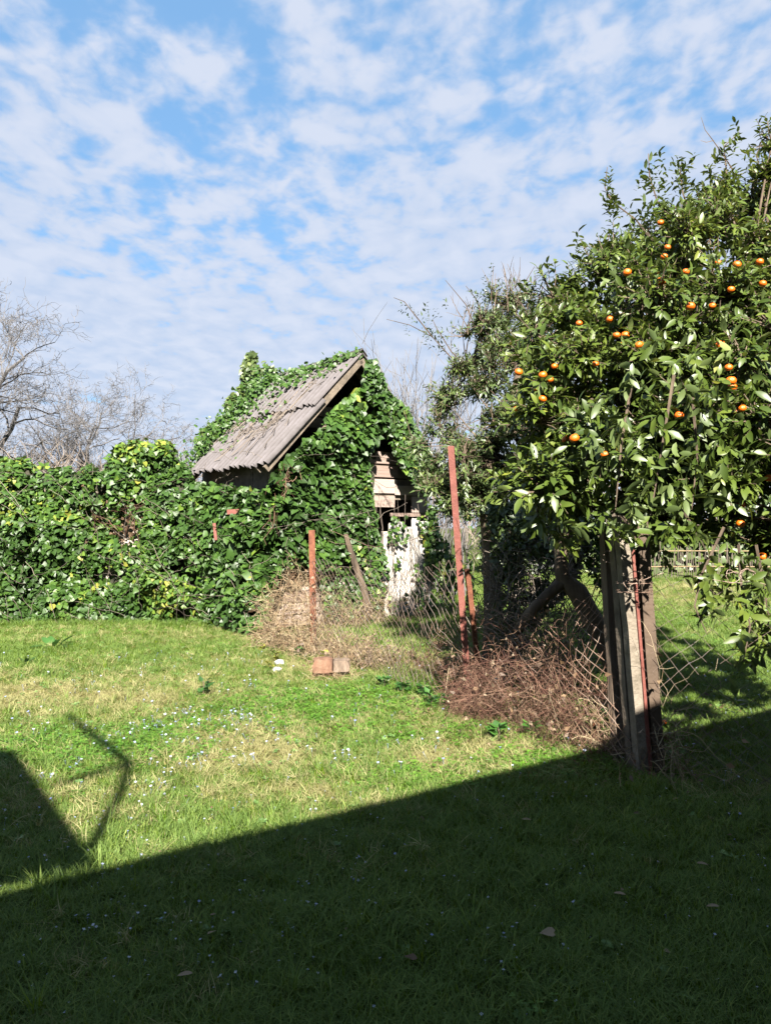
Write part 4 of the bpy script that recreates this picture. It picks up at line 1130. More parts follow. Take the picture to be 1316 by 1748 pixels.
# ------------------------------------------------------------------ bare trees behind the bank (left)
def bare_tree(name, label, base, H, r0, seed, levels=5, nb=(5, 6, 6, 5, 4), lean=(0, 0), mat='barkgrey', sparse=1.0):
    rs = np.random.default_rng(seed)
    root = empty(name, (base[0], base[1], 0), label, 'tree', 'bare winter trees beyond the ivy')
    mbt = MB(); mbb = MB()
    K = 6
    cur_p = np.array([[base[0], base[1], 0.0]]); cur_d = norm(np.array([[lean[0], lean[1], 1.0]])); cur_L = np.array([H * .42]); cur_r = np.array([r0])
    for lv in range(levels):
        n = len(cur_p)
        st = cur_L[:, None] / (K - 1)
        d = cur_d.copy(); pts = [cur_p]
        for i in range(1, K):
            d = norm(d + rs.normal(0, .20 + .04 * lv, (n, 3)) + np.array([0, 0, .05 if lv else .02]))
            pts.append(pts[-1] + d * st)
        pts = np.stack(pts, 1)
        rad = cur_r[:, None] * np.linspace(1, .5 if lv < levels - 1 else .35, K)[None]
        (mbt if lv == 0 else mbb).tubes(pts, rad, 7 if lv == 0 else (4 if lv < 2 else 3), .5)
        nbv = nb[lv]
        t = (np.linspace(.30, 1, nbv)[None, :] + rs.uniform(-.06, .06, (n, nbv))) * (K - 1)
        t = np.clip(t, 0, K - 1.001); i = t.astype(int); f = (t - i)[..., None]
        ar = np.arange(n)[:, None]
        q_ = pts[ar, i] * (1 - f) + pts[ar, i + 1] * f
        dl = norm(pts[ar, i + 1] - pts[ar, i])
        nd = norm(dl * .62 + norm(rs.normal(size=(n, nbv, 3))) * .9 + np.array([0, 0, .10]))
        L_ = cur_L[:, None] * (.72 if lv == 0 else .60) * rs.uniform(.65, 1.15, (n, nbv)); R_ = cur_r[:, None] * (1 - .5 * t / (K - 1)) * .55
        cur_p, cur_d, cur_L, cur_r = q_.reshape(-1, 3), nd.reshape(-1, 3), L_.ravel(), np.maximum(R_.ravel(), .0065)
    mbt.build('trunk', M[mat], root, True); mbb.build('crown', M[mat], root)
    return root
b1 = P(-20, 900, 24); bare_tree('bare_tree', 'tallest bare grey tree at the far left, its limbs arching right over the ivy', b1, 11.5, .26, 4, 6, (6, 6, 6, 5, 4, 0), (.12, 0))
b2 = P(150, 900, 27); bare_tree('bare_tree', 'wide bare tree with tangled grey twigs behind the middle of the ivy bank', b2, 10.2, .22, 9, 6, (7, 6, 6, 5, 4, 0), (-.02, 0))
b3 = P(262, 900, 29); bare_tree('bare_tree', 'low bare tree just left of the shed roof', b3, 7.6, .15, 15, 6, (6, 6, 5, 5, 4, 0), (.05, 0))
b4 = P(60, 900, 25); bare_tree('bare_tree', 'small bare tree between the tallest one and the wide tangled one', b4, 7.5, .14, 23, 5, (6, 6, 6, 5, 4, 0), (.1, 0))
b5 = P(330, 900, 30); bare_tree('bare_tree', 'smallest bare tree, brownish twigs touching the eave of the shed roof', b5, 5.9, .12, 29, 6, (6, 5, 5, 5, 4, 0), (-.1, 0), 'twig')
b6 = P(960, 900, 17); bare_tree('bare_tree', 'bare tree half hidden behind the citrus and mandarin crowns', b6, 4.6, .12, 35, 5, (6, 6, 5, 5, 4, 0), (.1, 0))
# brown thicket low behind the bank
th = empty('thicket', (-9, 22, 0), 'brownish thicket of bare twigs low behind the ivy bank', 'thicket')
mb = MB(); N_ = 2600
base = P(rng.uniform(-250, 345, N_), 900, rng.uniform(19, 26, N_)); base[:, 2] = rng.uniform(.6, 3.2, N_)
pts = np.stack([base + 0 for _ in range(6)], 1)
dd = norm(rng.normal(0, .6, (N_, 3)) + np.array([0, 0, .8])); acc = base.copy()
for i in range(1, 6):
    dd = norm(dd + rng.normal(0, .25, (N_, 3))); acc = acc + dd * .18; pts[:, i] = acc
mb.tubes(pts, np.linspace(.012, .004, 6)[None], 3, rng.random(N_))
tag(mb.build('twig', M['twig'], th), kind='stuff')
for k_, (a, D, H) in enumerate(((-150, 21, 2.2), (60, 20, 2.4), (150, 21, 2.3), (310, 20, 3.0))):
    pass
# evergreen ivy shrub behind the roof
sh = empty('ivy_shrub', (-2.6, 15.2, 0), 'leafy ivy-clad shrub poking up behind the far edge of the shed roof', 'shrub')
blob_leaves([(425, 600), (440, 610), (480, 640), (500, 665), (455, 720), (400, 770), (345, 800), (330, 745), (375, 715), (392, 680), (412, 660), (414, 625)], 3300, 15.3, .7, .07, .12, sh, 'ivy', M['citrus_far'], .5, 6, lambda x, y: np.clip(2.6 * (fbm(x / 14, y / 14, 0, 55, 2) - .25), .05, 1))
mb = MB(); mb.tubes(S([(440, 1020), (438, 900), (432, 760), (436, 640)], 15.3)[None], np.array([[.09, .08, .05, .02]]), 7, .5); mb.build('stem', M['bark'], sh)

# ------------------------------------------------------------------ fence
fence = empty('wire_fence', (.8, 6.0, 0), 'rusty chain-link fence sagging between odd old posts across the lawn', 'fence')
def boxpost(name, label, base, top, wx, wy, rot, mat, D0=None, ztop=None, taper=1.0):
    a = np.array(base, float); b_ = np.array(top, float)
    z = norm(b_ - a); x_ = norm(np.array([math.cos(rot), math.sin(rot), 0])); x_ = norm(x_ - (x_ @ z) * z); y_ = np.cross(z, x_)
    mb = MB(); n = 8; V = []
    for i in range(n):
        c = a + (b_ - a) * i / (n - 1) + rng.normal(0, .0018, 3)
        for sx, sy in ((-1, -1), (1, -1), (1, 1), (-1, 1)):
            V.append(c + x_ * sx * wx / 2 + y_ * sy * wy / 2 + rng.normal(0, .0012, 3))
    F = [[i * 4 + k_, i * 4 + (k_ + 1) % 4, i * 4 + 4 + (k_ + 1) % 4, i * 4 + 4 + k_] for i in range(n - 1) for k_ in range(4)] + [[3, 2, 1, 0], [4 * n - 4, 4 * n - 3, 4 * n - 2, 4 * n - 1]]
    mb.add(V, [F])
    o = mb.build(name, mat, fence)
    if label: o['label'] = label
    return o
def anglepost(name, label, base, top, w, rot, mat, t=.006):
    a = np.array(base, float); b_ = np.array(top, float); z = norm(b_ - a)
    x_ = np.array([math.cos(rot), math.sin(rot), 0]); x_ = norm(x_ - (x_ @ z) * z); y_ = np.cross(z, x_)
    prof = [(0, 0), (w, 0), (w, t), (t, t), (t, w), (0, w)]
    V = [c + x_ * p_[0] + y_ * p_[1] for c in (a, (a + b_) / 2, b_) for p_ in prof]
    F = [[i * 6 + k_, i * 6 + (k_ + 1) % 6, i * 6 + 6 + (k_ + 1) % 6, i * 6 + 6 + k_] for i in range(2) for k_ in range(6)]
    F6 = [[12, 13, 14, 15, 16, 17], [5, 4, 3, 2, 1, 0]]
    mb = MB(); mb.add(V, [F, F6]); o = mb.build(name, mat, fence)
    if label: o['label'] = label
    return o
def gb(px, D): q_ = P(px, 900, D); q_[2] = -.05; return q_
anglepost('post', 'orange rusty angle-iron post standing in the dry stems', gb(531, 9.2), P(527, 905, 9.2), .075, -.15, M['rust'])
anglepost('post', 'tall red-brown angle-iron post leaning to the left', gb(796, 6.35), P(764, 762, 6.35), .052, -.2, M['rustpink'])
boxpost('brace', 'dark rusted brace beside the leaning post', P(820, 1170, 6.55), P(797, 972, 6.3), .04, .03, .2, M['rust'])
boxpost('post', 'weathered brown wooden post, leftmost of the three at the corner', gb(1054, 5.0), P(1033, 905, 5.0), .07, .055, .35, M['postwood'])
boxpost('post', 'pale square concrete post in the middle of the corner group', gb(1096, 4.74), P(1060, 880, 4.74), .078, .078, .14, M['concrete'])
boxpost('post', 'dark post in the middle of the corner group', gb(1080, 4.84), P(1046, 872, 4.84), .065, .06, .3, M['darkwood'])  # separate dark post just behind the concrete one
boxpost('post', 'broad brown steel post, rightmost of the corner group', gb(1121, 4.74), P(1092, 885, 4.74), .072, .05, .12, M['brownsteel'])
anglepost('post', 'thin reddish angle iron strapped to the concrete post', gb(1108, 4.69), P(1076, 915, 4.69), .018, .2, M['rustpink'], .004)
def netting(path, tops, nz=.052, dx=.052, label=None, crum=None, mat=None, r=.0026, seed=0, bots=None):
    """diamond mesh hung along a ground path; tops = netting height at each path point"""
    path = np.array(path, float); tops = np.array(tops, float); bots = np.zeros(len(path)) if bots is None else np.array(bots, float)
    seg = np.linalg.norm(np.diff(path, axis=0), axis=1); cum = np.concatenate([[0], np.cumsum(seg)]); L = cum[-1]
    Hm = tops.max(); nw = int(L / dx); nh = int(Hm / nz)
    I, J = np.meshgrid(np.arange(nw), np.arange(nh + 1), indexing='ij')
    out_ = []
    s_ = (I + .5 + .5 * np.where((I + J) % 2 == 0, .96, -.96)) * dx
    s_ = np.clip(s_, 0, L)
    hf = J / nh
    tp = np.interp(s_, cum, tops); bt = np.interp(s_, cum, bots)
    x_ = np.interp(s_, cum, path[:, 0]); y_ = np.interp(s_, cum, path[:, 1])
    z = bt + (tp - bt) * hf
    w = 1.0 if crum is None else crum(s_ / L, hf)
    dxn = (fbm(s_ * 1.3, hf * 1.5, 0, seed + 1) - .5) * .20 * w + (fbm(s_ * 6, hf * 6, 0, seed + 5) - .5) * .07 * w
    dyn = (fbm(s_ * 1.2, hf * 1.3, 3, seed + 2) - .5) * .42 * w
    dzn = (fbm(s_ * 1.6, hf * 1.5, 7, seed + 3) - .5) * .14 * w * hf + (fbm(s_ * 7, hf * 7, 2, seed + 6) - .5) * .05 * w
    yy_ = y_ + dyn + np.where(J % 2 == 0, .003, -.003)
    pts = np.stack([x_ + dxn, yy_, np.maximum(z + dzn, .004)], -1)
    # subdivide with tight bends at the knuckles
    mb = MB(); mb.tubes(pts, r, 4, .5)
    o = mb.build('netting', mat or M['wire'], fence); o['kind'] = 'stuff'
    if label: o['label'] = label
    return pts
pA, pB, pC_ = P(532, 900, 9.15)[:2], P(796, 900, 6.3)[:2], P(1085, 900, 4.8)[:2]
mAB = (pA + pB) / 2 + np.array([.12, .10])
netting([pA, mAB, pB], [1.15, 1.0, 1.25], .05, .05, seed=3, crum=lambda s, h: .7 + 1.2 * s * s, r=.0024, mat=M['wiredark'])
mBC = (pB * .45 + pC_ * .55) + np.array([.05, .05])
netting([pB, mBC, pC_], [.95, .85, 1.36], .05, .05, seed=9, crum=lambda s, h: 2.2 - 1.5 * s, r=.0026)
netting([pC_ + np.array([.0, -.1]), P(1200, 900, 4.6)[:2], P(1330, 900, 4.45)[:2], P(1500, 900, 4.35)[:2], P(1700, 900, 4.3)[:2]], [1.28, 1.18, 1.13, 1.18, 1.2], .06, .062, seed=15, crum=lambda s, h: .6 + 0 * s, r=.0022, mat=M['wiredark'])
# tie wires and line wires
def tw(c, r):
    mb = MB(); mb.tubes(np.asarray(c)[None], r, 4, .5); mb.build('tie_wire', M['wire'], fence)
def wirepath(lst, D, r=.002, jit=.004, K=16):
    pts = np.array([P(a, b_, d) for (a, b_), d in zip(lst, np.broadcast_to(D, len(lst)))])
    t = np.linspace(0, len(pts) - 1, K); i = np.minimum(t.astype(int), len(pts) - 2); f = (t - i)[:, None]
    c = pts[i] * (1 - f) + pts[i + 1] * f + rng.normal(0, jit, (K, 3))
    tw(c, r)
wirepath([(1070, 1000), (1130, 978), (1230, 992), (1316, 998), (1500, 985)], [4.6, 4.6, 4.5, 4.42, 4.3], .0018, .003, 24)
wirepath([(560, 905), (640, 935), (700, 925), (760, 896), (800, 880)], [9, 8.2, 7.4, 6.6, 6.2], .0022, .006, 20)
wirepath([(560, 925), (660, 940), (735, 905), (790, 886)], [9, 8.0, 7.0, 6.2], .0016, .008, 20)
for cx0, cy0, D in ((1083, 985, 4.58), (1078, 998, 4.58), (1250, 985, 4.45), (1275, 982, 4.45), (1040, 950, 4.85)):
    t = np.linspace(0, 2 * PI * 1.4, 18)
    c = P(cx0, cy0, D) + np.stack([.05 * np.cos(t), .02 * np.sin(t * 1.3), .035 * np.sin(t)], -1) + rng.normal(0, .004, (18, 3))
    tw(c, .0018)
t = np.linspace(0, 2 * PI * 2, 34)
for zc, (a_, D_) in ((1000, (1082, 4.66)), (1015, (1082, 4.66))):
    c = P(a_, zc, D_); tw(c + np.stack([.11 * np.cos(t), .09 * np.sin(t), .01 * np.sin(t * .3) + .002 * t], -1), .0016)

# ------------------------------------------------------------------ dead stems, brambles
def stems(name, label, cat, region, n, hmaxf, mat, r=(.0015, .004), K=8, L=(.4, 1.1), curl=.25, extra_leaf=0, seed=0, up=.6, lay=0.0, bias=(0, 0)):
    """region = list of (px, D) wide ribbons given as function returning ground xy"""
    root = empty(name, (*region(1)[0], 0), label, cat)
    mb = MB()
    base = region(n)
    hm = hmaxf(base)
    P0 = np.stack([base[:, 0], base[:, 1], hm * rng.random(n) ** 1.8 * .85], -1)
    d = norm(rng.normal(0, .55, (n, 3)) + np.array([bias[0], bias[1], up]))
    Ln = rng.uniform(*L, n) * np.clip(hm / .6, .4, 1.3)
    pts = [P0]; acc = P0
    for i in range(1, K):
        d = norm(d + rng.normal(0, curl, (n, 3)) + np.array([0, 0, -.13]))
        acc = acc + d * (Ln / (K - 1))[:, None]
        over = acc[:, 2] - hm * 1.25
        acc = acc.copy(); acc[:, 2] = np.where(over > 0, acc[:, 2] - over * .7, acc[:, 2]); acc[:, 2] = np.maximum(acc[:, 2], .01)
        pts.append(acc)
    pts = np.stack(pts, 1)
    rr = rng.uniform(*r, n)[:, None] * np.linspace(1, .5, K)[None]
    tn = rng.random(n)
    mb.tubes(pts, rr, 3, tn)
    # side twigs
    m_ = n * 2
    pi = rng.integers(0, n, m_); ki = rng.integers(1, K - 1, m_)
    q0 = pts[pi, ki]; dd_ = norm(rng.normal(size=(m_, 3)) + np.array([0, 0, .3])); l_ = rng.uniform(.04, .16, m_)[:, None]
    pp = np.stack([q0, q0 + dd_ * l_ * .5 + rng.normal(0, .01, (m_, 3)), q0 + dd_ * l_], 1)
    mb.tubes(pp, np.array([[.0014, .0012, .0008]]), 3, tn[pi])
    tag(mb.build('stem', mat, root), kind='stuff')
    if extra_leaf:
        pi = rng.integers(0, n, extra_leaf); ki = rng.integers(1, K, extra_leaf); p0 = pts[pi, ki]
        leaves('small', p0, leafset(p0, rnd(extra_leaf), rnd(extra_leaf)), rng.uniform(.02, .055, extra_leaf), rng.random(extra_leaf), M['dryleaf'], root, 0, 'dry_leaves')
    return root
def ribbon(pa, pb, wid):
    pa, pb = np.array(pa), np.array(pb)
    nrm_ = norm(np.array([-(pb - pa)[1], (pb - pa)[0]]))
    def f(n):
        t = rng.random(n)[:, None]; return pa + (pb - pa) * t + nrm_ * rng.normal(0, wid, (n, 1))
    return f
GP = lambda px, D: P(px, 900, D)[:2]
stems('bramble_heap', 'knot of red-brown wiry brambles at the foot of the leaning red post', 'brambles', ribbon(GP(772, 6.35), GP(842, 6.0),   .10), 480, lambda b: .60 - .35 * np.abs(b[:, 0] - GP(808, 6.2)[0]) / .3, M['bramble'], r=(.001, .0022), L=(.15, .4), curl=.6, up=.4)
stems('bramble_heap', 'long tangle of dead reddish bramble stems between leaning post and wooden post', 'brambles', ribbon(GP(835, 6.1), GP(1040, 5.1), .13), 760, lambda b: np.interp(b[:, 0], [GP(835, 6.1)[0], GP(900, 5.8)[0], GP(1040, 5.1)[0]], [.7, .75, .42]), M['bramble'], r=(.0008, .0017), L=(.3, .7), curl=.35, extra_leaf=900, up=.35, bias=(.25, -.1))
stems('bramble_heap', 'rusty twiggy strand running back from the leaning post to the shed door', 'brambles', ribbon(GP(725, 8.4), GP(800, 6.7), .08), 260, lambda b: .42 + 0 * b[:, 0], M['bramble'], r=(.001, .0022), L=(.2, .5), curl=.4, up=.5)
stems('dead_plants', 'tall beige and rust dead stems heaped round the orange rusty post', 'dead plants', ribbon(GP(455, 9.8), GP(545, 9.1), .09), 820, lambda b: np.interp(b[:, 0], [GP(445, 9.9)[0], GP(480, 9.5)[0], GP(535, 9.2)[0], GP(560, 9)[0]], [.35, .98, .98, .5]), M['straw'], r=(.001, .0024), L=(.25, .5), curl=.4, extra_leaf=900, up=1.0)
stems('dead_plants', 'low straw coloured dead growth between the rusty post and the shed door', 'dead plants', ribbon(GP(545, 9.4), GP(650, 8.2), .28), 950, lambda b: .30 - .10 * np.clip(b[:, 0] + .4, 0, 1), M['straw'], r=(.001, .0022), L=(.12, .35), curl=.45, extra_leaf=900, up=.6)
stems('dead_plants', 'pale dry stalks standing against the foot of the shed wall', 'dead plants', ribbon(gable(.9, 0, -.25)[:2], gable(2.1, 0, -.1)[:2], .20), 500, lambda b: .5 + 0 * b[:, 0], M['straw'], r=(.001, .0025), L=(.2, .5), curl=.25, extra_leaf=500, up=.9)
stems('dead_plants', 'sparse dry stalks leaning at the foot of the three corner posts', 'dead plants', ribbon(GP(1000, 5.2), GP(1180, 4.5), .10), 120, lambda b: .28 + 0 * b[:, 0], M['straw'], L=(.3, .7), curl=.2, up=.6)
stems('dead_plants', 'twisted brown dead weed stalks in the netting right of the corner posts', 'dead plants', ribbon(GP(1128, 4.6), GP(1150, 4.7), .05), 22, lambda b: .75 + 0 * b[:, 0], M['straw'], r=(.0008, .0018), L=(.3, .6), curl=.3, up=1.2, extra_leaf=30)
# long pale stalk in front of the brambles
mb = MB(); mb.tubes(S([(752, 1215), (760, 1180), (766, 1140), (772, 1105)], 6.6)[None], .003, 3, .8)
for _ in range(7):
    a = random.uniform(930, 1010); mb.tubes(S([(a, 1190 + random.uniform(-40, 30)), (a + random.uniform(15, 50), 1240), (a + random.uniform(50, 110), 1300 + random.uniform(-30, 30))], 4.95)[None], .0014, 3, random.random())
for _ in range(150):
    q_ = G(random.uniform(525, 615), random.uniform(1150, 1163)); K = 5; d_ = np.array([random.gauss(0, .5), random.gauss(0, .3), 1.0]); l_ = random.uniform(.05, .16); t = np.linspace(0, 1, K)[:, None]
    mb.tubes((np.array([q_[0], q_[1], 0]) + norm(d_) * l_ * t + np.array([random.gauss(0, .06), 0, -.04]) * t * t)[None], .0014, 3, random.random())
tag(mb.build('dry_stalks', M['straw']), 'thin pale dry stalks slanting by the corner posts and standing round the brown stump', 'stalks', None, 'stuff')

# ------------------------------------------------------------------ small plants & things on the lawn
def rosette(name, label, cat, px, py, n, L, kind, mat, tl, group=None, upk=.5, stemh=0.0):
    g = G(px, py); z0 = gz(g[0], g[1])
    root = empty(name, (g[0], g[1], z0), label, cat, group)
    a = rng.uniform(0, 2 * PI, n)
    d = np.stack([np.cos(a), np.sin(a), rng.uniform(.0, upk * 2, n)], -1)
    hz = rng.uniform(0, 1, n) * stemh
    p0 = np.array([g[0], g[1], z0 + .01]) + np.stack([.25 * L * np.cos(a), .25 * L * np.sin(a), hz], -1)
    R = leafset(p0, d, np.tile(UP, (n, 1)) + .4 * rnd(n)); s = L * rng.uniform(.6, 1.15, n); t = np.clip(tl + .25 * rng.normal(size=n), 0, 1)
    inv = root.matrix_world.inverted()
    for i in range(n):
        o = bpy.data.objects.new('leaf', leafmesh(kind, mat, round(float(t[i]) * 7) / 7)); C.objects.link(o)
        mm = np.eye(4); mm[:3, :3] = R[i] * s[i]; mm[:3, 3] = p0[i]; o.parent = root; o.matrix_local = inv @ Matrix(mm.tolist())
    if stemh:
        mb = MB(); mb.tubes([[[g[0], g[1], z0], [g[0] + .01, g[1], z0 + stemh * .5], [g[0], g[1], z0 + stemh]]], .004, 4, .5); mb.build('stem', M['bark'], root)
    return root
rosette('thistle', 'dark spiky rosette weed in the grass at the far left', 'weed', 92, 1106, 16, .24, 'citrus', M['weed'], .2)
rosette('weed', 'small dark leafy weed below the spiky rosette at the left edge', 'weed', 44, 1133, 9, .11, 'citrus', M['weed'], .1)
rosette('weed', 'low sprig of dark green weed standing alone in the middle of the lawn', 'weed', 347, 1190, 18, .10, 'small', M['weed'], .2, None, .6, .14)
rosette('seedling', 'bright yellow-green ivy seedling growing in front of the brown stump', 'plant', 555, 1140, 9, .085, 'ivy', M['yellow'], .4, None, .4, .18)
for (a, b_, w_) in ((448, 1112, 'highest of the yellowing sprigs below the corner of the ivy'), (470, 1128, 'yellow-green sprig beside the white scraps'), (460, 1145, 'lowest of the yellowing sprigs on the lawn edge')):
    rosette('ivy_sprig', w_, 'plant', a, b_, 11, .06, 'ivy', M['yellow'], .35, 'yellowing ivy sprigs', .5, .10)
for (a, b_, w_) in ((655, 1172, 'broad-leaved green weed right of the brown stump'), (690, 1182, 'blue-green weed clump midway along the foot of the netting'), (722, 1190, 'dark green leafy weed at the foot of the netting'), (735, 1205, 'weed clump in front of the foot of the netting'), (770, 1212, 'weed clump left of the red bramble knot'), (850, 1268, 'leafy weed right of the red bramble knot'), (905, 1262, 'leafy weed under the long bramble tangle'), (512, 1122, 'small green weed left of the brown stump'), (1040, 1240, 'bright green weed at the foot of the wooden post')):
    rosette('weed', w_, 'weed', a, b_, 20, .08, 'small' if a % 2 else 'ivy', M['weed'], .35, 'weeds along the fence foot', .6, .10)
# brown stump with a pale broken face
g = G(563, 1158); st = empty('tree_stump', (g[0], g[1], 0), 'low rust-brown block of rotten wood half sunk in the grass', 'stump', rz=.2)
def chunk(x0, x1, r, name, mat, tint):
    """short rough lump of rotten log, lying"""
    K = 6; ns = 11; xs = np.linspace(x0, x1, K); a_ = np.arange(ns) * 2 * PI / ns
    prof = r * (1 + rng.uniform(-.13, .13, ns)); V = []
    for i_, x_ in enumerate(xs):
        rr_ = prof * (1 + rng.uniform(-.07, .07, ns)) * (.9 if i_ in (0, K - 1) else 1)
        for q_, a in enumerate(a_):
            V.append([g[0] + x_ * .97 + rng.uniform(-.012, .012), g[1] + .12 + x_ * .2 + rr_[q_] * math.cos(a), max(.005, .085 + rr_[q_] * math.sin(a) * .95)])
    F4 = [[i_ * ns + q_, i_ * ns + (q_ + 1) % ns, (i_ + 1) * ns + (q_ + 1) % ns, (i_ + 1) * ns + q_] for i_ in range(K - 1) for q_ in range(ns)]
    V += [[g[0] + x0, g[1] + .12, .08], [g[0] + x1, g[1] + .12, .09]]; n_ = K * ns
    F3 = [[n_, (q_ + 1) % ns, q_] for q_ in range(ns)] + [[n_ + 1, (K - 1) * ns + q_, (K - 1) * ns + (q_ + 1) % ns] for q_ in range(ns)]
    mb = MB(); mb.add(V, [F4, F3], tint); mb.build(name, mat, st)
chunk(-.17, .03, .115, 'block', M['brick'], .3)
chunk(.035, .19, .10, 'broken_end', M['postwood'], .8)
def scrap(px, py, r, mat, name, label, cat, group=None, fl=.6):
    g = G(px, py); nrm2 = []
    V = []; F = []
    nu, nv = 9, 5; V = [(0, 0, r * fl)]
    for i in range(1, nv):
        th_ = PI * i / nv
        for j in range(nu):
            ph = 2 * PI * j / nu; k_ = r * (1 + rng.uniform(-.22, .22)); V.append((k_ * math.sin(th_) * math.cos(ph), k_ * math.sin(th_) * math.sin(ph), k_ * fl * math.cos(th_)))
    V.append((0, 0, -r * fl)); n = len(V)
    F3 = [(0, 1 + j, 1 + (j + 1) % nu) for j in range(nu)] + [(n - 1, n - 1 - nu + (j + 1) % nu, n - 1 - nu + j) for j in range(nu)]
    F4 = [(1 + i * nu + j, 1 + (i + 1) * nu + j, 1 + (i + 1) * nu + (j + 1) % nu, 1 + i * nu + (j + 1) % nu) for i in range(nv - 2) for j in range(nu)]
    V = np.array(V) + np.array([g[0], g[1], gz(g[0], g[1]) + r * fl * .7])
    return tag(mk(name, V, [F4, F3], mat), label, cat, group)
scrap(478, 1134, .055, M['white'], 'stone', 'upper of two white stones beside the yellowing sprigs', 'stone', 'white stones at the lawn edge')
scrap(473, 1145, .05, M['white'], 'stone', 'lower of two white stones beside the yellowing sprigs', 'stone', 'white stones at the lawn edge')
scrap(848, 1165, .05, M['white'], 'stone', 'white stone caught at the edge of the red bramble knot', 'stone')
# dead leaves: a scatter by the fence (stuff) and single pale ones in the shaded grass
n = 420
q_ = np.concatenate([ribbon(GP(700, 7.0), GP(880, 5.3), .28)(150), ribbon(GP(980, 5.0), GP(1180, 4.7), .25)(120), ribbon(GP(1150, 6.2), GP(1260, 6.2), .3)(60), np.stack([rng.uniform(-2.2, 3, 90), rng.uniform(2.6, 8, 90)], -1)])
p0 = np.stack([q_[:, 0], q_[:, 1], gz(q_[:, 0], q_[:, 1]) + .03], -1)
o = leaves('small', p0, leafset(p0, rnd(n) * np.array([1, 1, .3]), np.tile(UP, (n, 1)) + .5 * rnd(n)), rng.uniform(.02, .05, n), rng.random(n), M['dryleaf'], None, 0, 'dead_leaves')
tag(o, 'brown dead leaves littering the grass near the fence', 'dead leaves', None, 'stuff')
for (a, b_, w_) in ((1228, 1568, 'large pale dead leaf flat on the shaded grass at the lower right'), (1188, 1492, 'pale curled leaf in the shaded grass, upper of those at the lower right'), (945, 1615, 'pale leaf in the shaded grass near the bottom centre'), (890, 1415, 'grey-green leaf in the shade below the brambles'), (1068, 1548, 'slim leaf in the shade below the corner posts'), (330, 1690, 'small pale leaf in the shade at the lower left')):
    g = G(a, b_); R = leafset(np.zeros((1, 3)), np.array([[rng.normal(), .4 * rng.normal(), .05]]), np.array([[.1, -.2, 1.0]]))[0]
    o = bpy.data.objects.new('dead_leaf', leafmesh('ivy' if a % 2 else 'citrus', M['dryleaf'], 1.0)); C.objects.link(o)
    mm = np.eye(4); mm[:3, :3] = R * .05; mm[:3, 3] = (g[0], g[1], gz(g[0], g[1]) + .045); o.matrix_world = Matrix(mm.tolist())
    tag(o, w_, 'leaf', 'single dead leaves in the shade')
# orange dry vine tips in the shed ivy
mb = MB()
for (x0, y0, x1, y1) in ((490, 795, 492, 830), (478, 825, 472, 850), (466, 870, 463, 905), (487, 820, 498, 815), (160, 880, 200, 905), (225, 880, 222, 925), (195, 870, 240, 860)):
    for _ in range(5):
        K = 6; xx = np.linspace(x0, x1, K) + np.cumsum(rng.normal(0, 4, K)); yy = np.linspace(y0, y1, K) + np.cumsum(rng.normal(0, 4, K))
        mb.tubes(P(xx, yy, ivyD(xx, yy) - .13)[None], .004, 3, random.random())
tag(mb.build('dead_vine', M['bramble'], shedivy), kind='stuff')

# ------------------------------------------------------------------ beyond the field (right)
hedge = empty('hedge', (8.5, 25, 0), 'loose green hedge closing the far side of the grassy field at right', 'hedge')
px = rng.uniform(820, 1700, 9000); zt = 1.0 + 2.2 * fbm(px / 70, 0 * px, 0, 201); D = rng.uniform(24.2, 26.5, len(px))
p0 = P(px, 900, D); p0[:, 2] = rng.random(len(px)) * zt
lf = leaves('ivy', p0, leafset(p0, rnd(len(px)), np.array([.2, -.8, .5]) + .6 * rnd(len(px))), rng.uniform(.12, .24, len(px)), np.clip(.45 + .6 * (fbm(px / 50, p0[:, 2], 0, 9) - .5) + .15 * rng.normal(size=len(px)), 0, 1), M['citrus_far'], hedge, 0)
bare_shoots(hedge, [(a, 990) for a in range(900, 1650, 12)], 6, 2.6, 25.5, M['twig'], .02, 'stem', .3)
sf = empty('stick_fence', (P(1180, 985, 22)[0], 22, 0), 'low fence of thin upright sticks at the far end of the field', 'fence')
stm = MB(); stm.tubes([[[0, 0, 0], [.01, 0, .5], [0, .01, 1.0]]], .010, 4, .5); so = stm.build('stick', M['twig'], sf)
for i in range(64):
    a = 1085 + i * 3.6; q_ = P(a, 900, 22.4); o = so if i == 0 else so.copy()
    if i: C.objects.link(o)
    o.parent = sf; o.matrix_parent_inverse = Matrix.Identity(4)
    o.matrix_basis = sf.matrix_world.inverted() @ (Matrix.Translation((q_[0], q_[1] + rng.uniform(-.05, .05), 0)) @ Matrix.Rotation(rng.normal(0, .05), 4, 'Y') @ Matrix.Scale(rng.uniform(.75, 1.1), 4, (0, 0, 1)))
for z in (.35, .8):
    mb = MB(); a, b_ = P(1080, 900, 22.38), P(1316, 900, 22.38); a[2] = b_[2] = z; mb.tubes(bez(a, b_, UP * .03, 6)[None], .016, 4, .5); mb.build('rail', M['straw'], sf)
tl_ = empty('treeline', (0, 60, 0), 'distant bare grey-brown trees along the horizon', 'trees')
N_ = 4500; ang = rng.uniform(-1.25, 1.25, N_); rr_ = rng.uniform(48, 62, N_)
base = np.stack([np.sin(ang) * rr_, np.cos(ang) * rr_, rng.random(N_) * 4.2 * (.6 + .8 * fbm(ang * 14, 0 * ang, 0, 44))], -1)
dd = norm(rng.normal(0, .5, (N_, 3)) + np.array([0, 0, .9])); pts = np.stack([base, base + dd * .8, base + dd * 1.5 + rng.normal(0, .2, (N_, 3))], 1)
mb = MB(); mb.tubes(pts, np.array([[.06, .04, .015]]), 3, rng.random(N_)); o = mb.build('crowns', M['twig'], tl_); o['kind'] = 'stuff'
tl_['kind'] = 'stuff'

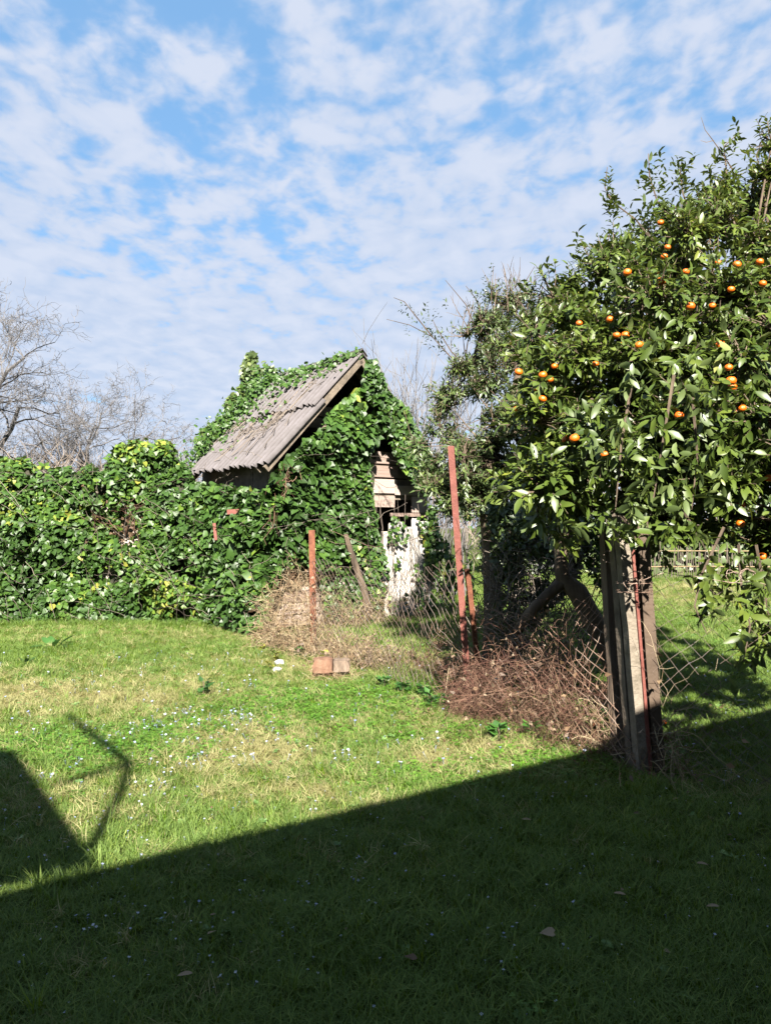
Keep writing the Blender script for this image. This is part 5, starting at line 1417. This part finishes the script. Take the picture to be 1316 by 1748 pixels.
# ------------------------------------------------------------------ the house whose shadow covers the foreground (behind the camera)
H = 3.4
tl2 = H / math.tan(SUN_EL)
sl_ = .674
A_ = np.array([-1.36, 3.33]) - LDIR * tl2            # a point on the eave line
ed = norm(np.array([1, sl_])); nd_ = np.array([ed[1], -ed[0]])   # away from the lawn
house = empty('house', (*(A_ + ed * 4 + nd_ * 3), 0), 'house behind the viewer whose roof edge shades the near lawn', 'house')
def hp(s, d, z): q_ = A_ + ed * s + nd_ * d; return np.array([q_[0], q_[1], z])
E3 = np.array([*ed, 0]); N3 = np.array([*nd_, 0])
s0, s1 = -4.5, 9.5
mb = MB(); mb.box(frame(hp((s0 + s1) / 2, 4.4, 1.6), E3, N3, -np.cross(N3, E3)), (s1 - s0 - .8, 7.4, 3.2)); mb.build('wall', M['plaster'], house)
for d0, z0, d1, z1 in ((0, H, 4.5, H + 1.8), (4.5, H + 1.8, 9, H)):
    a, b_ = hp((s0 + s1) / 2, d0, z0), hp((s0 + s1) / 2, d1, z1); dn = norm(b_ - a)
    mb = MB(); mb.box(frame((a + b_) / 2 - UP * .03, E3, dn, np.cross(E3, dn)), (s1 - s0, np.linalg.norm(b_ - a), .05)); mb.build('roof', M['rooftile'], house)
def shp(S_, z): q_ = np.array(S_) - LDIR * z / math.tan(SUN_EL); return np.array([q_[0], q_[1], z])
# made-up unseen board, outlined to throw the block of shade on the left
board = empty('shade_board', (1.0, -1.0, 3.9), 'unseen board made up over the house roof to cast the block of shade at left', 'board')
qs = [shp((-1.26, 3.42), 4.0), shp((-3.10, 2.34), 4.0), shp((-3.50, 4.95), 5.0), shp((-2.62, 5.16), 5.0), shp((-2.42, 5.10), 4.97), shp((-2.28, 4.90), 4.88)]
tk = np.array([*LDIR, 0]) * .05; n_ = len(qs)
mb = MB(); mb.add(qs + [a + tk for a in qs], [[list(range(n_))], [list(range(2 * n_ - 1, n_ - 1, -1))], [[k_, (k_ + 1) % n_, n_ + (k_ + 1) % n_, n_ + k_] for k_ in range(n_)]]); mb.build('sheet', M['rooftile'], board)
for k_ in (.2, .8):
    c = qs[0] * (1 - k_) + qs[1] * k_
    mb = MB(); mb.tubes([[[c[0], c[1], 3.35], c + UP * .1]], .03, 6); mb.build('leg', M['rust'], board)
mast = empty('shadow_mast', (2.4, -.7, 3.5), 'unseen bent mast made up over the house roof to cast the thin shadows at left', 'mast')
mb = MB()  # pipe, arm and wire are added, bent to throw the thin shadow lines
j = shp((-1.60, 4.89), 5.0); tp_ = shp((-2.53, 6.19), 5.9); lo_ = shp((-1.36, 3.62), 4.0); ar = shp((-1.90, 4.50), 4.75)
mb.tubes([[lo_, (lo_ + j) / 2 + np.array([.02, .02, 0]), j]], .032, 6); mb.tubes([[j, (j + tp_) / 2, tp_]], np.array([[.032, .03, .02]]), 6); mb.tubes([[ar, (ar + j) / 2, j]], .025, 6)
mb.build('pipe', M['rust'], mast)
mb = MB(); wa = shp((-2.75, 6.02), tp_[2] - .05); mb.tubes([[wa, wa + np.array([-.7, -.35, 0]), wa + np.array([-1.6, -.9, 0])]], .01, 4); mb.build('wire', M['rust'], mast)
print('objects', len(scn.objects), 'tris', sum(len(o.data.loops) - 2 * len(o.data.polygons) for o in scn.objects if o.type == 'MESH'))
